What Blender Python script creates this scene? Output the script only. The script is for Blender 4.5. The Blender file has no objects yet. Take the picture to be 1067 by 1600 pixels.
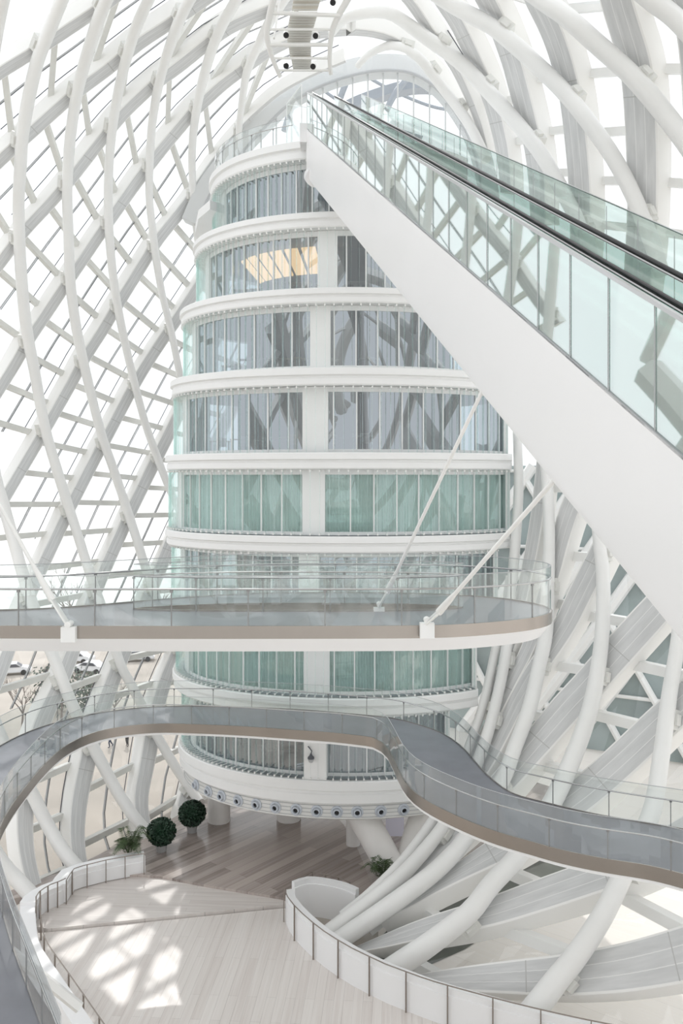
import bpy, math, random
import numpy as np
from mathutils import Vector, Matrix
random.seed(7)
sc = bpy.context.scene
C = sc.collection

# ------------------------------------------------------------------ camera, world, sun, exposure
F = 1350.0            # focal length in pixels of the 1067x1600 frame
CX, HY = 533.5, 745.0 # principal column and horizon row
cam_d = bpy.data.cameras.new('camera'); cam = bpy.data.objects.new('camera', cam_d); C.objects.link(cam)
cam.location = (0, 0, 0); cam.rotation_euler = (math.pi/2, 0, 0)
cam_d.sensor_width = 36; cam_d.sensor_fit = 'AUTO'; cam_d.lens = 36*F/1600
cam_d.shift_y = (HY-800)/1600; cam_d.clip_start = 0.1; cam_d.clip_end = 1000
sc.camera = cam
w = bpy.data.worlds.new('overcast_sky'); sc.world = w; w.use_nodes = True
bg = w.node_tree.nodes['Background']; bg.inputs[0].default_value = (0.96, 0.98, 1.0, 1); bg.inputs[1].default_value = 2.9
sun_d = bpy.data.lights.new('sun', 'SUN'); sun = bpy.data.objects.new('sun', sun_d); C.objects.link(sun)
sun_d.energy = 4.0; sun_d.angle = math.radians(0.6); sun_d.color = (1.0, 0.97, 0.93)
sun_dir = Vector((0.18, -0.80, -0.74)).normalized()     # the way the light travels
sun.rotation_euler = sun_dir.to_track_quat('-Z', 'Y').to_euler()
sc.view_settings.view_transform = 'Standard'; sc.view_settings.look = 'None'
sc.view_settings.gamma = 1.0; sc.view_settings.exposure = -1.1; sc.view_settings.use_curve_mapping = False
sc.cycles.transparent_max_bounces = 40; sc.cycles.max_bounces = 9; sc.cycles.diffuse_bounces = 5
sc.cycles.glossy_bounces = 4; sc.cycles.transmission_bounces = 4; sc.cycles.sample_clamp_indirect = 6
sc.cycles.use_denoising = True

# ------------------------------------------------------------------ materials
def mat(name, base=(.8,.8,.8), rough=.5, metal=0.0, spec=.5, noise=None, emit=None):
    m = bpy.data.materials.new(name); m.use_nodes = True; nt = m.node_tree
    b = nt.nodes['Principled BSDF']
    b.inputs['Base Color'].default_value = (*base, 1); b.inputs['Roughness'].default_value = rough
    b.inputs['Metallic'].default_value = metal; b.inputs['Specular IOR Level'].default_value = spec
    if emit:
        b.inputs['Emission Color'].default_value = (*emit[0], 1); b.inputs['Emission Strength'].default_value = emit[1]
    if noise:
        scale, amt = noise
        tc = nt.nodes.new('ShaderNodeTexCoord'); n = nt.nodes.new('ShaderNodeTexNoise')
        n.inputs['Scale'].default_value = scale; n.inputs['Detail'].default_value = 6
        nt.links.new(tc.outputs['Object'], n.inputs['Vector'])
        r = nt.nodes.new('ShaderNodeValToRGB')
        r.color_ramp.elements[0].position = .3; r.color_ramp.elements[1].position = .7
        r.color_ramp.elements[0].color = (*[c*(1-amt) for c in base], 1)
        r.color_ramp.elements[1].color = (*[min(1, c*(1+amt*.5)) for c in base], 1)
        nt.links.new(n.outputs['Fac'], r.inputs['Fac']); nt.links.new(r.outputs['Color'], b.inputs['Base Color'])
    return m

def glass_mat(name, tint, gloss=.1, gcol=(1,1,1), rough=.02, fres=1.45, body=None):
    """thin sheet glass: clear tinted transmission mixed with a fresnel + constant reflection"""
    m = bpy.data.materials.new(name); m.use_nodes = True; nt = m.node_tree
    nt.nodes.remove(nt.nodes['Principled BSDF']); out = nt.nodes['Material Output']
    t = nt.nodes.new('ShaderNodeBsdfTransparent'); t.inputs[0].default_value = (*tint, 1)
    g = nt.nodes.new('ShaderNodeBsdfGlossy'); g.inputs['Color'].default_value = (*gcol, 1); g.inputs['Roughness'].default_value = rough
    fr = nt.nodes.new('ShaderNodeFresnel'); ge = nt.nodes.new('ShaderNodeNewGeometry')
    ma = nt.nodes.new('ShaderNodeMath'); ma.operation = 'MULTIPLY_ADD'; ma.inputs[1].default_value = 1/fres-fres; ma.inputs[2].default_value = fres
    nt.links.new(ge.outputs['Backfacing'], ma.inputs[0]); nt.links.new(ma.outputs[0], fr.inputs['IOR'])
    ad = nt.nodes.new('ShaderNodeMath'); ad.operation = 'ADD'; ad.use_clamp = True; ad.inputs[1].default_value = gloss
    nt.links.new(fr.outputs[0], ad.inputs[0])
    mx = nt.nodes.new('ShaderNodeMixShader')
    nt.links.new(ad.outputs[0], mx.inputs[0]); nt.links.new(g.outputs[0], mx.inputs[2])
    if body:
        d = nt.nodes.new('ShaderNodeBsdfDiffuse'); d.inputs[0].default_value = (*body[0], 1)
        m2 = nt.nodes.new('ShaderNodeMixShader'); m2.inputs[0].default_value = body[1]
        nt.links.new(t.outputs[0], m2.inputs[1]); nt.links.new(d.outputs[0], m2.inputs[2])
        nt.links.new(m2.outputs[0], mx.inputs[1])
    else:
        nt.links.new(t.outputs[0], mx.inputs[1])
    nt.links.new(mx.outputs[0], out.inputs[0])
    return m

def plank_mat(name, c1, c2, c3, ang, width=.42, length=6.0, rough=.3, streak=.35):
    m = bpy.data.materials.new(name); m.use_nodes = True; nt = m.node_tree; b = nt.nodes['Principled BSDF']
    tc = nt.nodes.new('ShaderNodeTexCoord'); mp = nt.nodes.new('ShaderNodeMapping')
    mp.inputs['Rotation'].default_value = (0, 0, -ang)
    nt.links.new(tc.outputs['Object'], mp.inputs['Vector'])
    br = nt.nodes.new('ShaderNodeTexBrick')
    br.inputs['Scale'].default_value = 1; br.inputs['Brick Width'].default_value = length; br.inputs['Row Height'].default_value = width
    br.inputs['Mortar Size'].default_value = .008; br.inputs['Color1'].default_value = (*c1,1); br.inputs['Color2'].default_value = (*c2,1)
    br.inputs['Mortar'].default_value = (*[x*.7 for x in c2],1); br.offset = .37; br.inputs['Bias'].default_value = 0.0
    nt.links.new(mp.outputs[0], br.inputs['Vector'])
    m2 = nt.nodes.new('ShaderNodeMapping'); m2.inputs['Scale'].default_value = (.16, 5.5, 1)
    nt.links.new(mp.outputs[0], m2.inputs['Vector'])
    n = nt.nodes.new('ShaderNodeTexNoise'); n.inputs['Scale'].default_value = 1.0; n.inputs['Detail'].default_value = 5; n.inputs['Roughness'].default_value = .65
    nt.links.new(m2.outputs[0], n.inputs['Vector'])
    r = nt.nodes.new('ShaderNodeValToRGB'); r.color_ramp.elements[0].position = .38; r.color_ramp.elements[1].position = .64
    nt.links.new(n.outputs['Fac'], r.inputs['Fac'])
    mx = nt.nodes.new('ShaderNodeMixRGB'); mx.inputs[2].default_value = (*c3,1)
    mu = nt.nodes.new('ShaderNodeMath'); mu.operation = 'MULTIPLY'; mu.inputs[1].default_value = streak
    nt.links.new(r.outputs['Color'], mu.inputs[0]); nt.links.new(mu.outputs[0], mx.inputs[0])
    nt.links.new(br.outputs['Color'], mx.inputs[1]); nt.links.new(mx.outputs[0], b.inputs['Base Color'])
    b.inputs['Roughness'].default_value = rough
    return m

M = {}
M['steel']   = mat('white_painted_steel', (.88,.88,.865), .38, noise=(.5,.03))
M['bar']     = mat('shaded_warm_white_steel', (.74,.74,.71), .45, noise=(1.2,.05))  # warm white, darkened to paint the shade on the left cross bars
M['clad']    = mat('white_smooth_cladding', (.90,.90,.905), .35, noise=(.25,.015))
M['slab']    = mat('white_facade_panel', (.88,.885,.88), .4, noise=(.6,.02))
M['frame']   = mat('white_window_frame', (.85,.86,.86), .4)
M['dark']    = mat('dark_glazing_bar', (.10,.105,.12), .4)
M['greybar'] = mat('grey_glazing_bar', (.48,.49,.50), .4)
M['inox']    = mat('brushed_stainless_steel', (.40,.365,.335), .27, 1.0, noise=(.6,.06))
M['rail']    = mat('polished_steel_rail', (.52,.52,.52), .22, 1.0)
M['bronze']  = mat('bronze_grey_post', (.30,.26,.23), .4, .6)
M['deck']    = mat('blue_grey_walkway_floor', (.215,.22,.25), .26, noise=(.7,.10))
M['rubber']  = mat('black_rubber', (.02,.02,.022), .35)
M['black']   = mat('black_lens', (.012,.012,.014), .3)
M['step']    = mat('grey_step_metal', (.42,.43,.44), .35, .5)
M['beige']   = mat('beige_grille', (.72,.69,.63), .55)
M['vent']    = mat('pale_grey_vent_band', (.80,.80,.78), .5)
M['nozzle']  = mat('light_grey_nozzle', (.58,.62,.68), .4)
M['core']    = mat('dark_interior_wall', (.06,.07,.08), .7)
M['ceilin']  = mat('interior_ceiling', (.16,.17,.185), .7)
M['warm']    = mat('glowing_timber_ceiling', (.75,.55,.36), .5, emit=((1.0,.58,.27), 6.0))  # emission puts the room's ceiling lighting into the timber itself
M['furn']    = mat('pale_furniture', (.55,.56,.55), .6)
M['furn2']   = mat('ochre_furniture', (.45,.33,.16), .6)
M['concrete']= mat('smooth_white_column', (.80,.78,.76), .55, noise=(.8,.03))
M['soil']    = mat('dark_soil', (.03,.022,.018), .9)
M['pot']     = mat('grey_plant_pot', (.42,.42,.42), .45)
M['leaf']    = mat('dark_green_leaf', (.018,.055,.028), .5, noise=(9,.4))
M['palm']    = mat('palm_leaf', (.06,.10,.035), .5, noise=(4,.4))
M['stem']    = mat('brown_stem', (.14,.10,.06), .8)
M['ground']  = mat('pale_ground', (.50,.455,.405), .9, noise=(.10,.25))
M['bark']    = mat('hazy_bare_branches', (.25,.215,.195), .9)  # bark lightened so the colour carries the outdoor haze
M['bush']    = mat('grey_green_bush', (.20,.24,.20), .9, noise=(2,.4))
M['car']     = mat('white_car_paint', (.85,.86,.88), .25)
M['cloth1']  = mat('dark_blue_cloth', (.06,.075,.12), .8)
M['cloth2']  = mat('black_cloth', (.03,.03,.035), .8)
M['skin']    = mat('skin', (.55,.36,.27), .6)
M['hair']    = mat('dark_hair', (.02,.016,.014), .7)
M['lav']     = mat('lavender_reflection', (.80,.79,.92), .3)  # pale tint paints a bright reflection in glass
M['grille']  = mat('green_grey_grating', (.22,.24,.19), .6)
M['skin_g']  = glass_mat('shell_glass', (.97,.98,.985), .01)
M['rail_g']  = glass_mat('balustrade_glass', (.965,.982,.978), .02)
M['esc_g']   = glass_mat('escalator_glass', (.60,.74,.70), .52, (.90,.95,.935))
M['far_g']   = glass_mat('far_escalator_glass', (.90,.955,.935), .08)
M['inner']   = mat('grey_green_inner_panel', (.22,.27,.255), .4)
M['archp']   = mat('pale_grey_arch_panel', (.66,.675,.675), .45)
M['farrib']  = mat('shaded_grey_rib', (.34,.37,.41), .5)  # shade on the far ribs is put into this grey
M['grille2'] = mat('grey_ledge_grating', (.30,.33,.35), .6)
M['far']     = mat('hazy_far_ground', (.80,.79,.78), .9, noise=(.03,.08))  # distance haze painted as a very pale ground colour
M['ground_shade']    = mat('shaded_ground_strip', (.13,.14,.12), .8, noise=(.5,.3))  # shade on the ground put into a dark colour
M['thin']    = mat('slim_grey_post', (.30,.30,.30), .35, .5)
M['fin_g']   = glass_mat('fin_glass', (.96,.985,.98), .06, (.94,.99,.98), .06, body=((.74,.88,.86), .08))
M['win_g']   = glass_mat('window_glass', (.32,.38,.41), .34, (.82,.88,.93), .012)
M['teal_g']  = glass_mat('pale_window_glass', (.84,.91,.90), .10, (.9,1,.98), .02)
M['blind']   = mat('pale_teal_blind', (.60,.70,.68), .7, noise=(.8,.1))
M['court_g'] = mat('courtyard_facade_glass', (.36,.43,.43), .12, noise=(.25,.25))
M['pl_front']= plank_mat('pale_floor_planks', (.76,.715,.68), (.685,.63,.595), (.86,.83,.80), math.radians(86), .45, 5, .28, .5)
M['pl_mid']  = plank_mat('pale_step_planks', (.70,.655,.62), (.62,.57,.54), (.82,.78,.75), math.radians(-4), .45, 6, .3, .5)
M['pl_back'] = plank_mat('brown_floor_planks', (.50,.435,.40), (.23,.19,.172), (.58,.52,.485), math.radians(50), .66, 9, .2, .4)
M['paving']  = plank_mat('cream_paving', (.88,.83,.77), (.84,.78,.72), (.93,.90,.87), math.radians(-38), 2.6, 60, .6, .3)

def girder_material():
    m = bpy.data.materials.new('girder_panels'); m.use_nodes = True; nt = m.node_tree; b = nt.nodes['Principled BSDF']
    uv = nt.nodes.new('ShaderNodeUVMap'); sep = nt.nodes.new('ShaderNodeSeparateXYZ')
    nt.links.new(uv.outputs[0], sep.inputs[0])
    def line(sock, period, wdt, off=0.0):
        a = nt.nodes.new('ShaderNodeMath'); a.operation = 'ADD'; a.inputs[1].default_value = off; nt.links.new(sock, a.inputs[0])
        p = nt.nodes.new('ShaderNodeMath'); p.operation = 'PINGPONG'; p.inputs[1].default_value = period/2; nt.links.new(a.outputs[0], p.inputs[0])
        l = nt.nodes.new('ShaderNodeMath'); l.operation = 'LESS_THAN'; l.inputs[1].default_value = wdt; nt.links.new(p.outputs[0], l.inputs[0])
        return l.outputs[0]
    s1 = line(sep.outputs[0], 1/3, .012)
    s2 = line(sep.outputs[1], 7.0, .03)
    n = nt.nodes.new('ShaderNodeTexNoise'); n.inputs['Scale'].default_value = 1.0; n.inputs['Detail'].default_value = 7
    mp = nt.nodes.new('ShaderNodeMapping'); mp.inputs['Scale'].default_value = (6, .5, 1)
    nt.links.new(uv.outputs[0], mp.inputs[0]); nt.links.new(mp.outputs[0], n.inputs['Vector'])
    r = nt.nodes.new('ShaderNodeValToRGB'); r.color_ramp.elements[0].position = .3; r.color_ramp.elements[1].position = .7
    r.color_ramp.elements[0].color = (.60,.605,.605,1); r.color_ramp.elements[1].color = (.71,.715,.715,1)
    nt.links.new(n.outputs['Fac'], r.inputs[0])
    m1 = nt.nodes.new('ShaderNodeMixRGB'); m1.inputs[2].default_value = (.82,.82,.815,1)
    nt.links.new(s1, m1.inputs[0]); nt.links.new(r.outputs[0], m1.inputs[1])
    m2 = nt.nodes.new('ShaderNodeMixRGB'); m2.inputs[2].default_value = (.52,.52,.51,1)
    nt.links.new(s2, m2.inputs[0]); nt.links.new(m1.outputs[0], m2.inputs[1])
    side = nt.nodes.new('ShaderNodeMath'); side.operation = 'GREATER_THAN'; side.inputs[1].default_value = 1.5; nt.links.new(sep.outputs[0], side.inputs[0])
    m3 = nt.nodes.new('ShaderNodeMixRGB'); m3.inputs[2].default_value = (.90,.895,.875,1)
    nt.links.new(side.outputs[0], m3.inputs[0]); nt.links.new(m2.outputs[0], m3.inputs[1])
    nt.links.new(m3.outputs[0], b.inputs['Base Color']); b.inputs['Roughness'].default_value = .5
    return m
M['girder'] = girder_material()

# ------------------------------------------------------------------ mesh and object helpers
class MB:
    def __init__(s): s.v = []; s.f = []; s.uv = {}
    def add(s, vs, fs):
        k = len(s.v); s.v += [tuple(v) for v in vs]; s.f += [tuple(i+k for i in f) for f in fs]; return k
    def box(s, c, sx, sy, sz, R=None):
        c = Vector(c); vs = []
        for dz in (-1,1):
            for dx, dy in ((-1,-1),(1,-1),(1,1),(-1,1)):
                p = Vector((dx*sx/2, dy*sy/2, dz*sz/2))
                if R is not None: p = R @ p
                vs.append(c+p)
        s.add(vs, [(3,2,1,0),(4,5,6,7),(0,1,5,4),(1,2,6,5),(2,3,7,6),(3,0,4,7)])
    def bar(s, a, b, wx, wz, up=Vector((0,0,1))):
        a = Vector(a); b = Vector(b); d = (b-a); L = d.length
        if L < 1e-6: return
        d.normalize(); x = d.cross(up)
        if x.length < 1e-4: x = d.cross(Vector((1,0,0)))
        x.normalize(); z = x.cross(d)
        R = Matrix((x, d, z)).transposed()
        s.box((a+b)/2, wx, L, wz, R)
    def tube(s, pts, r, n=10, closed=False):
        pts = [Vector(p) for p in pts]; N = len(pts)
        if not hasattr(r, '__len__'): r = [r]*N
        ref = None; rings = []
        for i, p in enumerate(pts):
            if closed: t = pts[(i+1) % N]-pts[i-1]
            else: t = pts[min(i+1,N-1)]-pts[max(i-1,0)]
            if t.length < 1e-9: t = Vector((0,0,1))
            t.normalize()
            if ref is None:
                ref = t.cross(Vector((0,0,1)))
                if ref.length < .1: ref = t.cross(Vector((1,0,0)))
            ref = (ref - t*ref.dot(t)).normalized(); q = t.cross(ref)
            rings.append([p + (ref*math.cos(2*math.pi*k/n)+q*math.sin(2*math.pi*k/n))*r[i] for k in range(n)])
        vs = [v for ring in rings for v in ring]; fs = []
        for i in range(N if closed else N-1):
            j = (i+1) % N
            for k in range(n):
                k2 = (k+1) % n; fs.append((i*n+k, i*n+k2, j*n+k2, j*n+k))
        if not closed:
            fs.append(tuple(range(n))[::-1]); fs.append(tuple((N-1)*n+k for k in range(n)))
        s.add(vs, fs)
    def sweep(s, sections, closed_sec=True, caps=True, closed_path=False):
        n = len(sections[0]); N = len(sections); vs = [v for sec in sections for v in sec]; fs = []
        for i in range(N if closed_path else N-1):
            j = (i+1) % N
            for k in range(n if closed_sec else n-1):
                k2 = (k+1) % n; fs.append((i*n+k, j*n+k, j*n+k2, i*n+k2))
        if caps and closed_sec and not closed_path:
            fs.append(tuple(range(n))); fs.append(tuple((N-1)*n+k for k in range(n))[::-1])
        return s.add(vs, fs)
    def prism(s, poly, z0, z1):
        n = len(poly); vs = [(p[0],p[1],z0) for p in poly]+[(p[0],p[1],z1) for p in poly]
        fs = [tuple(range(n))[::-1], tuple(range(n,2*n))]+[(i,(i+1)%n,n+(i+1)%n,n+i) for i in range(n)]
        s.add(vs, fs)
    def lathe(s, c, prof, n=20):
        vs = []; fs = []
        for r, z in prof:
            for k in range(n):
                a = 2*math.pi*k/n; vs.append((c[0]+r*math.cos(a), c[1]+r*math.sin(a), c[2]+z))
        for i in range(len(prof)-1):
            for k in range(n):
                k2 = (k+1)%n; fs.append((i*n+k,i*n+k2,(i+1)*n+k2,(i+1)*n+k))
        fs.append(tuple(range(n))[::-1]); fs.append(tuple((len(prof)-1)*n+k for k in range(n)))
        s.add(vs, fs)
    def build(s, name, m, parent=None, smooth=False, origin=None):
        me = bpy.data.meshes.new(name)
        o0 = Vector((0,0,0)) if origin is None else Vector(origin)
        me.from_pydata([tuple(Vector(v)-o0) for v in s.v], [], s.f); me.update()
        me.materials.append(m)
        if smooth:
            me.shade_smooth()
            try: me.set_sharp_from_angle(angle=math.radians(38))
            except Exception: pass
        o = bpy.data.objects.new(name, me); C.objects.link(o)
        if parent is not None:
            o.parent = parent
            o.location = o0 - (parent_world(parent))
        else: o.location = o0
        return o

def parent_world(p):
    v = Vector((0,0,0))
    while p is not None: v += Vector(p.location); p = p.parent
    return v

def thing(name, label, cat, loc=(0,0,0), group=None):
    o = bpy.data.objects.new(name, None); o.empty_display_size = .3; C.objects.link(o); o.location = loc
    return tag(o, label, cat, group)
def tag(o, label, cat, group=None):
    o['label'] = label; o['category'] = cat
    if group: o['group'] = group
    return o
def struct(o): o['kind'] = 'structure'; return o
def dup(o, loc, parent=None, rz=None):
    c = o.copy(); C.objects.link(c)
    c.parent = parent if parent is not None else o.parent
    pw = parent_world(c.parent); c.location = Vector(loc)-pw
    if rz is not None: c.rotation_euler = (0,0,rz)
    return c

def P(px, py, d): return Vector(((px-CX)*d/F, d, (HY-py)*d/F))
def on_plane(px, py, z):
    d = F*z/(HY-py); return Vector(((px-CX)*d/F, d, z))
def spline(pts, step=12.0):
    """Catmull-Rom through tuples of any dimension, resampled by length of the first two"""
    a = np.array(pts, float)
    if len(a) < 3:
        n = max(2, int(np.hypot(*(a[-1,:2]-a[0,:2]))/step)+1)
        return a[0]+(a[-1]-a[0])*np.linspace(0,1,n)[:,None]
    e = np.vstack([2*a[0]-a[1], a, 2*a[-1]-a[-2]]); out = []
    for i in range(1, len(e)-2):
        p0,p1,p2,p3 = e[i-1:i+3]
        n = max(1, int(round(np.hypot(*(p2-p1)[:2])/step)))
        for k in range(n):
            t = k/n
            out.append(.5*((2*p1)+(-p0+p2)*t+(2*p0-5*p1+4*p2-p3)*t*t+(-p0+3*p1-3*p2+p3)*t**3))
    out.append(a[-1]); return np.array(out)
def spl3(pts, step=.8):
    return [Vector(p) for p in _sp3([tuple(p) for p in pts], step)]
def _sp3(pts, step):
    a = np.array(pts, float); e = np.vstack([2*a[0]-a[1], a, 2*a[-1]-a[-2]]); out = []
    for i in range(1, len(e)-2):
        p0,p1,p2,p3 = e[i-1:i+3]; n = max(1, int(round(np.linalg.norm(p2-p1)/step)))
        for k in range(n):
            t = k/n; out.append(.5*((2*p1)+(-p0+p2)*t+(2*p0-5*p1+4*p2-p3)*t*t+(-p0+3*p1-3*p2+p3)*t**3))
    out.append(a[-1]); return out

# ------------------------------------------------------------------ the curved shell of the hall: smooth surface through surveyed points (column, row, distance)
CTRL = [(20,1400,49.5),(125,1350,53.5),(230,1300,58.4),(312,1255,63.5),(-80,1460,45),(380,1220,70),
 (0,745,62),(258,745,76),(-100,745,57),(130,745,69),(60,1080,57),(160,1100,62),(240,1150,66),
 (0,400,60),(250,350,70),(130,400,65),(0,0,50),(-100,200,52),(150,0,54),(300,0,57),(430,150,69),(330,250,72),
 (600,0,57),(600,105,69),(500,60,64),(690,130,68),(450,-60,54),(0,-100,46),
 (750,0,53),(900,0,47),(1067,0,43),(1170,0,41),(1067,300,47),(850,200,57),(740,200,66),(900,300,54),(1170,400,45),(800,-80,49),
 (1067,745,47),(1170,745,45),(800,745,56),(1067,1022,45),(860,1000,52),(790,1010,53),(940,1000,49),(900,1250,46.5),
 (1067,1250,42),(1067,1500,36),(900,1500,39),(840,1570,38.7),(700,1530,41),(618,1511,43.2),(537,1466,46),(516,1454,46.4),(600,1391,47.3),
 (690,1300,49),(760,1180,51.5),(690,1355,46.5),(768,1382,43.5),(973,1367,40.5),(1170,1450,34),(1130,1600,33.5)]
ca = np.array(CTRL, float); cu = ca[:,:2]/1000.0; cd = ca[:,2]
def _k(r): return np.where(r > 1e-9, r*r*np.log(np.maximum(r,1e-9)), 0.0)
_K = _k(np.linalg.norm(cu[:,None]-cu[None], axis=2)) + np.eye(len(cu))*.004
_Pm = np.hstack([np.ones((len(cu),1)), cu])
_A = np.block([[_K,_Pm],[_Pm.T,np.zeros((3,3))]])
_W = np.linalg.solve(_A, np.concatenate([cd, np.zeros(3)]))
def D(px, py):
    q = np.array([px, py])/1000.0
    return float((_k(np.linalg.norm(cu-q, axis=1))*_W[:-3]).sum() + _W[-3] + _W[-2]*q[0] + _W[-1]*q[1])
def S(px, py): return P(px, py, D(px, py))
def NRM(px, py, e=9.0):
    n = (S(px+e,py)-S(px-e,py)).cross(S(px,py+e)-S(px,py-e)).normalized()
    if n.dot(S(px,py)) < 0: n = -n
    return n

GT = 1.05    # girder depth
def girder(name_label, pts, group=None, deep=GT):
    a = spline(pts, 14.0); secs = []; cen = []; glz = []; nr = []
    for i, (x, y, wd) in enumerate(a):
        wd *= 1.06
        t = a[min(i+1,len(a)-1),:2]-a[max(i-1,0),:2]; t /= np.hypot(*t); pr = np.array([-t[1], t[0]])
        if pr[0] > 0: pr = -pr
        ax, ay = x+pr[0]*wd/2, y+pr[1]*wd/2; bx, by = x-pr[0]*wd/2, y-pr[1]*wd/2
        n = NRM(x, y); A = S(ax, ay); B = S(bx, by); c = (A+B)/2
        q = (B-A); L = q.length; r = min(.13, L*.09); q.normalize()
        secs.append([A+q*r, B-q*r, B-q*r*.3+n*r*.3, B+n*r, B+n*deep, A+n*deep, A+n*r, A+q*r*.3+n*r*.3]); cen.append(c); nr.append(n)
        glz.append(c+n*(deep*.9))
    mb = MB(); mb.sweep(secs)
    o = mb.build('girder', M['girder'], None, True, origin=cen[len(cen)//2])
    tag(o, name_label, 'girder', group)
    me = o.data; uvl = me.uv_layers.new(name='UVMap')
    us = [.0,1.0,2.0,2.0,2.0,2.0,2.0,2.0]; cum = [0]
    for i in range(1,len(cen)): cum.append(cum[-1]+(cen[i]-cen[i-1]).length)
    for poly in me.polygons:
        ks = {v % 8 for v in poly.vertices}
        for li in poly.loop_indices:
            vi = me.loops[li].vertex_index; k = vi % 8; u = us[k]
            uvl.data[li].uv = (u if ks in ({0,1},) else 2.0, cum[vi//8])
    return dict(o=o, px=a, cen=cen, glz=glz, n=nr)

def tube(name_label, pts, group=None, back=True):
    a = spline(pts, 14.0); pos = []; rad = []
    for x, y, wd in a:
        d = D(x, y); n = NRM(x, y); v = P(x, y, 1.0).normalized(); r = wd/2*d/F*1.02
        c = max(.42, n.dot(v)); dd = d - (r+.12)/c
        pos.append(P(x, y, dd)); rad.append(wd/2*dd/F*1.02)
    for _ in range(2):
        dl = [p.y for p in pos]
        for i in range(1,len(pos)-1):
            m = (dl[i-1]+dl[i]+dl[i+1])/3; pos[i] = pos[i]*(m/pos[i].y)
    mb = MB(); mb.tube(pos, rad, 14)
    o = mb.build('tube_rib', M['steel'], None, True, origin=pos[len(pos)//2])
    tag(o, name_label, 'tube', group)
    return dict(o=o, px=a, pos=pos, rad=rad)

GIRD = {}; TUBES = {}
def G(key, label, pts): GIRD[key] = girder(label, pts, 'broad girders of the glass hall')
def T(key, label, pts): TUBES[key] = tube(label, pts, 'round steel tubes of the glass hall')
gl = 'broad white girder '
G('L1', gl+'crossing the upper left corner of the photo', [(-70,165,20),(0,115,20),(60,78,20),(110,45,20),(165,8,20),(220,-35,20)])
G('L2', gl+'second diagonal below the upper left corner', [(-60,310,20),(0,252,20),(50,207,20),(112,152,20),(170,108,20),(220,68,20),(270,35,20),(320,0,22),(370,-35,22)])
G('L3', gl+'third diagonal on the left, rising behind the hanging service cradle', [(-50,475,19),(0,412,19),(38,362,19),(75,322,19),(110,282,19),(165,212,19),(200,172,19),(240,135,19),(280,105,20),(320,73,20),(357,46,20),(400,26,20),(440,12,20),(500,-6,20),(560,-25,20)])
G('L4', gl+'arching from the left edge over the tower top to the right', [(-40,670,18),(0,608,18),(25,568,18),(45,533,18),(75,488,18),(105,443,18),(133,402,18),(160,362,18),(205,298,19),(233,260,19),(260,226,19),(298,181,19),(316,163,19),(350,132,19),(384,107,18),(420,83,16),(470,61,14),(525,52,13),(570,52,12),(611,62,12),(645,84,11),(675,115,10),(705,153,9),(732,196,8)])
G('L5', gl+'rising from the left edge to end beside the tower roof', [(-30,845,18),(10,775,18),(65,682,18),(110,603,18),(135,557,18),(160,518,18),(190,468,18),(232,400,18),(250,372,18),(290,322,18),(312,290,16),(334,254,11),(362,219,8),(396,181,6),(436,147,5),(482,121,4),(540,96,4)])
G('L6', gl+'left wall, meeting the fourth floor of the tower', [(-30,1120,24),(3,1045,22),(30,970,21),(60,900,20),(101,813,19),(108,797,19),(155,706,18),(165,688,18),(205,612,18),(225,577,18),(250,538,18),(285,487,18),(312,445,18),(345,392,17),(375,335,16),(400,280,15)])
G('L7', gl+'left wall, running down behind both walkways to the planter wall', [(65,1415,22),(56,1390,23),(42,1330,25),(40,1268,27),(48,1200,28),(66,1132,27),(98,1060,24),(130,975,22),(160,900,20),(195,822,19),(203,803,19),(241,725,19),(262,683,19),(295,615,18),(330,545,18),(370,462,17),(408,385,16)])
G('L8', gl+'left wall, standing behind the left potted palm', [(133,1362,20),(125,1342,22),(121,1300,24),(125,1250,26),(137,1192,26),(148,1150,26),(164,1099,25),(182,1050,23),(215,970,21),(248,895,20),(262,860,20),(300,770,18),(340,685,18),(380,600,17),(418,515,16)])
G('L9', gl+'left wall, standing just left of the front topiary', [(234,1308,18),(225,1285,21),(221,1245,23),(231,1190,24),(238,1150,24),(248,1100,22),(262,1055,20),(285,1000,18),(320,920,17),(358,835,17),(398,745,16)])
G('L10', gl+'left wall, standing behind the farther topiary', [(290,1272,14),(286,1258,18),(298,1225,19),(312,1180,19),(334,1125,18),(370,1035,17),(408,940,16)])
G('R0', gl+'clipped by the upper right edge of the photo', [(1035,-60,48),(1062,0,48),(1078,40,48),(1088,130,48),(1092,260,46),(1090,400,44)])
G('R1', gl+'widest upright one at the upper right with light seams', [(948,-60,50),(962,0,50),(976,47,50),(990,94,50),(997,140,50),(1001,211,49),(1003,300,47),(1000,380,46),(990,500,42)])
G('R2', gl+'second upright from the upper right edge', [(815,-50,34),(836,0,34),(859,47,34),(876,94,34),(890,152,34),(900,234,34),(905,300,34),(906,360,32),(903,430,30)])
G('R3', gl+'third upright from the upper right edge', [(728,-50,30),(755,-5,30),(777,40,30),(797,94,30),(810,141,30),(822,187,29),(832,230,28),(838,285,26),(840,350,24)])
G('R4', gl+'fourth upright from the upper right edge, ending at escalator glass', [(660,-40,20),(687,0,22),(711,35,23),(729,70,23),(750,117,23),(767,164,22),(779,211,21),(786,250,20),(790,300,18)])
G('R5', gl+'slender curved one nearest the end arch at the upper right', [(612,-25,16),(636,0,16),(653,23,16),(669,47,15),(690,78,14),(708,105,13),(728,145,12),(746,190,11),(758,235,10)])
G('Q3', gl+'lowest curved one sweeping along the bottom right parapet', [(610,1536,8),(640,1533,16),(690,1530,30),(747,1528,43),(807,1526,54),(867,1524,63),(927,1518,70),(987,1509,77),(1067,1491,86),(1130,1472,90)])
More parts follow.
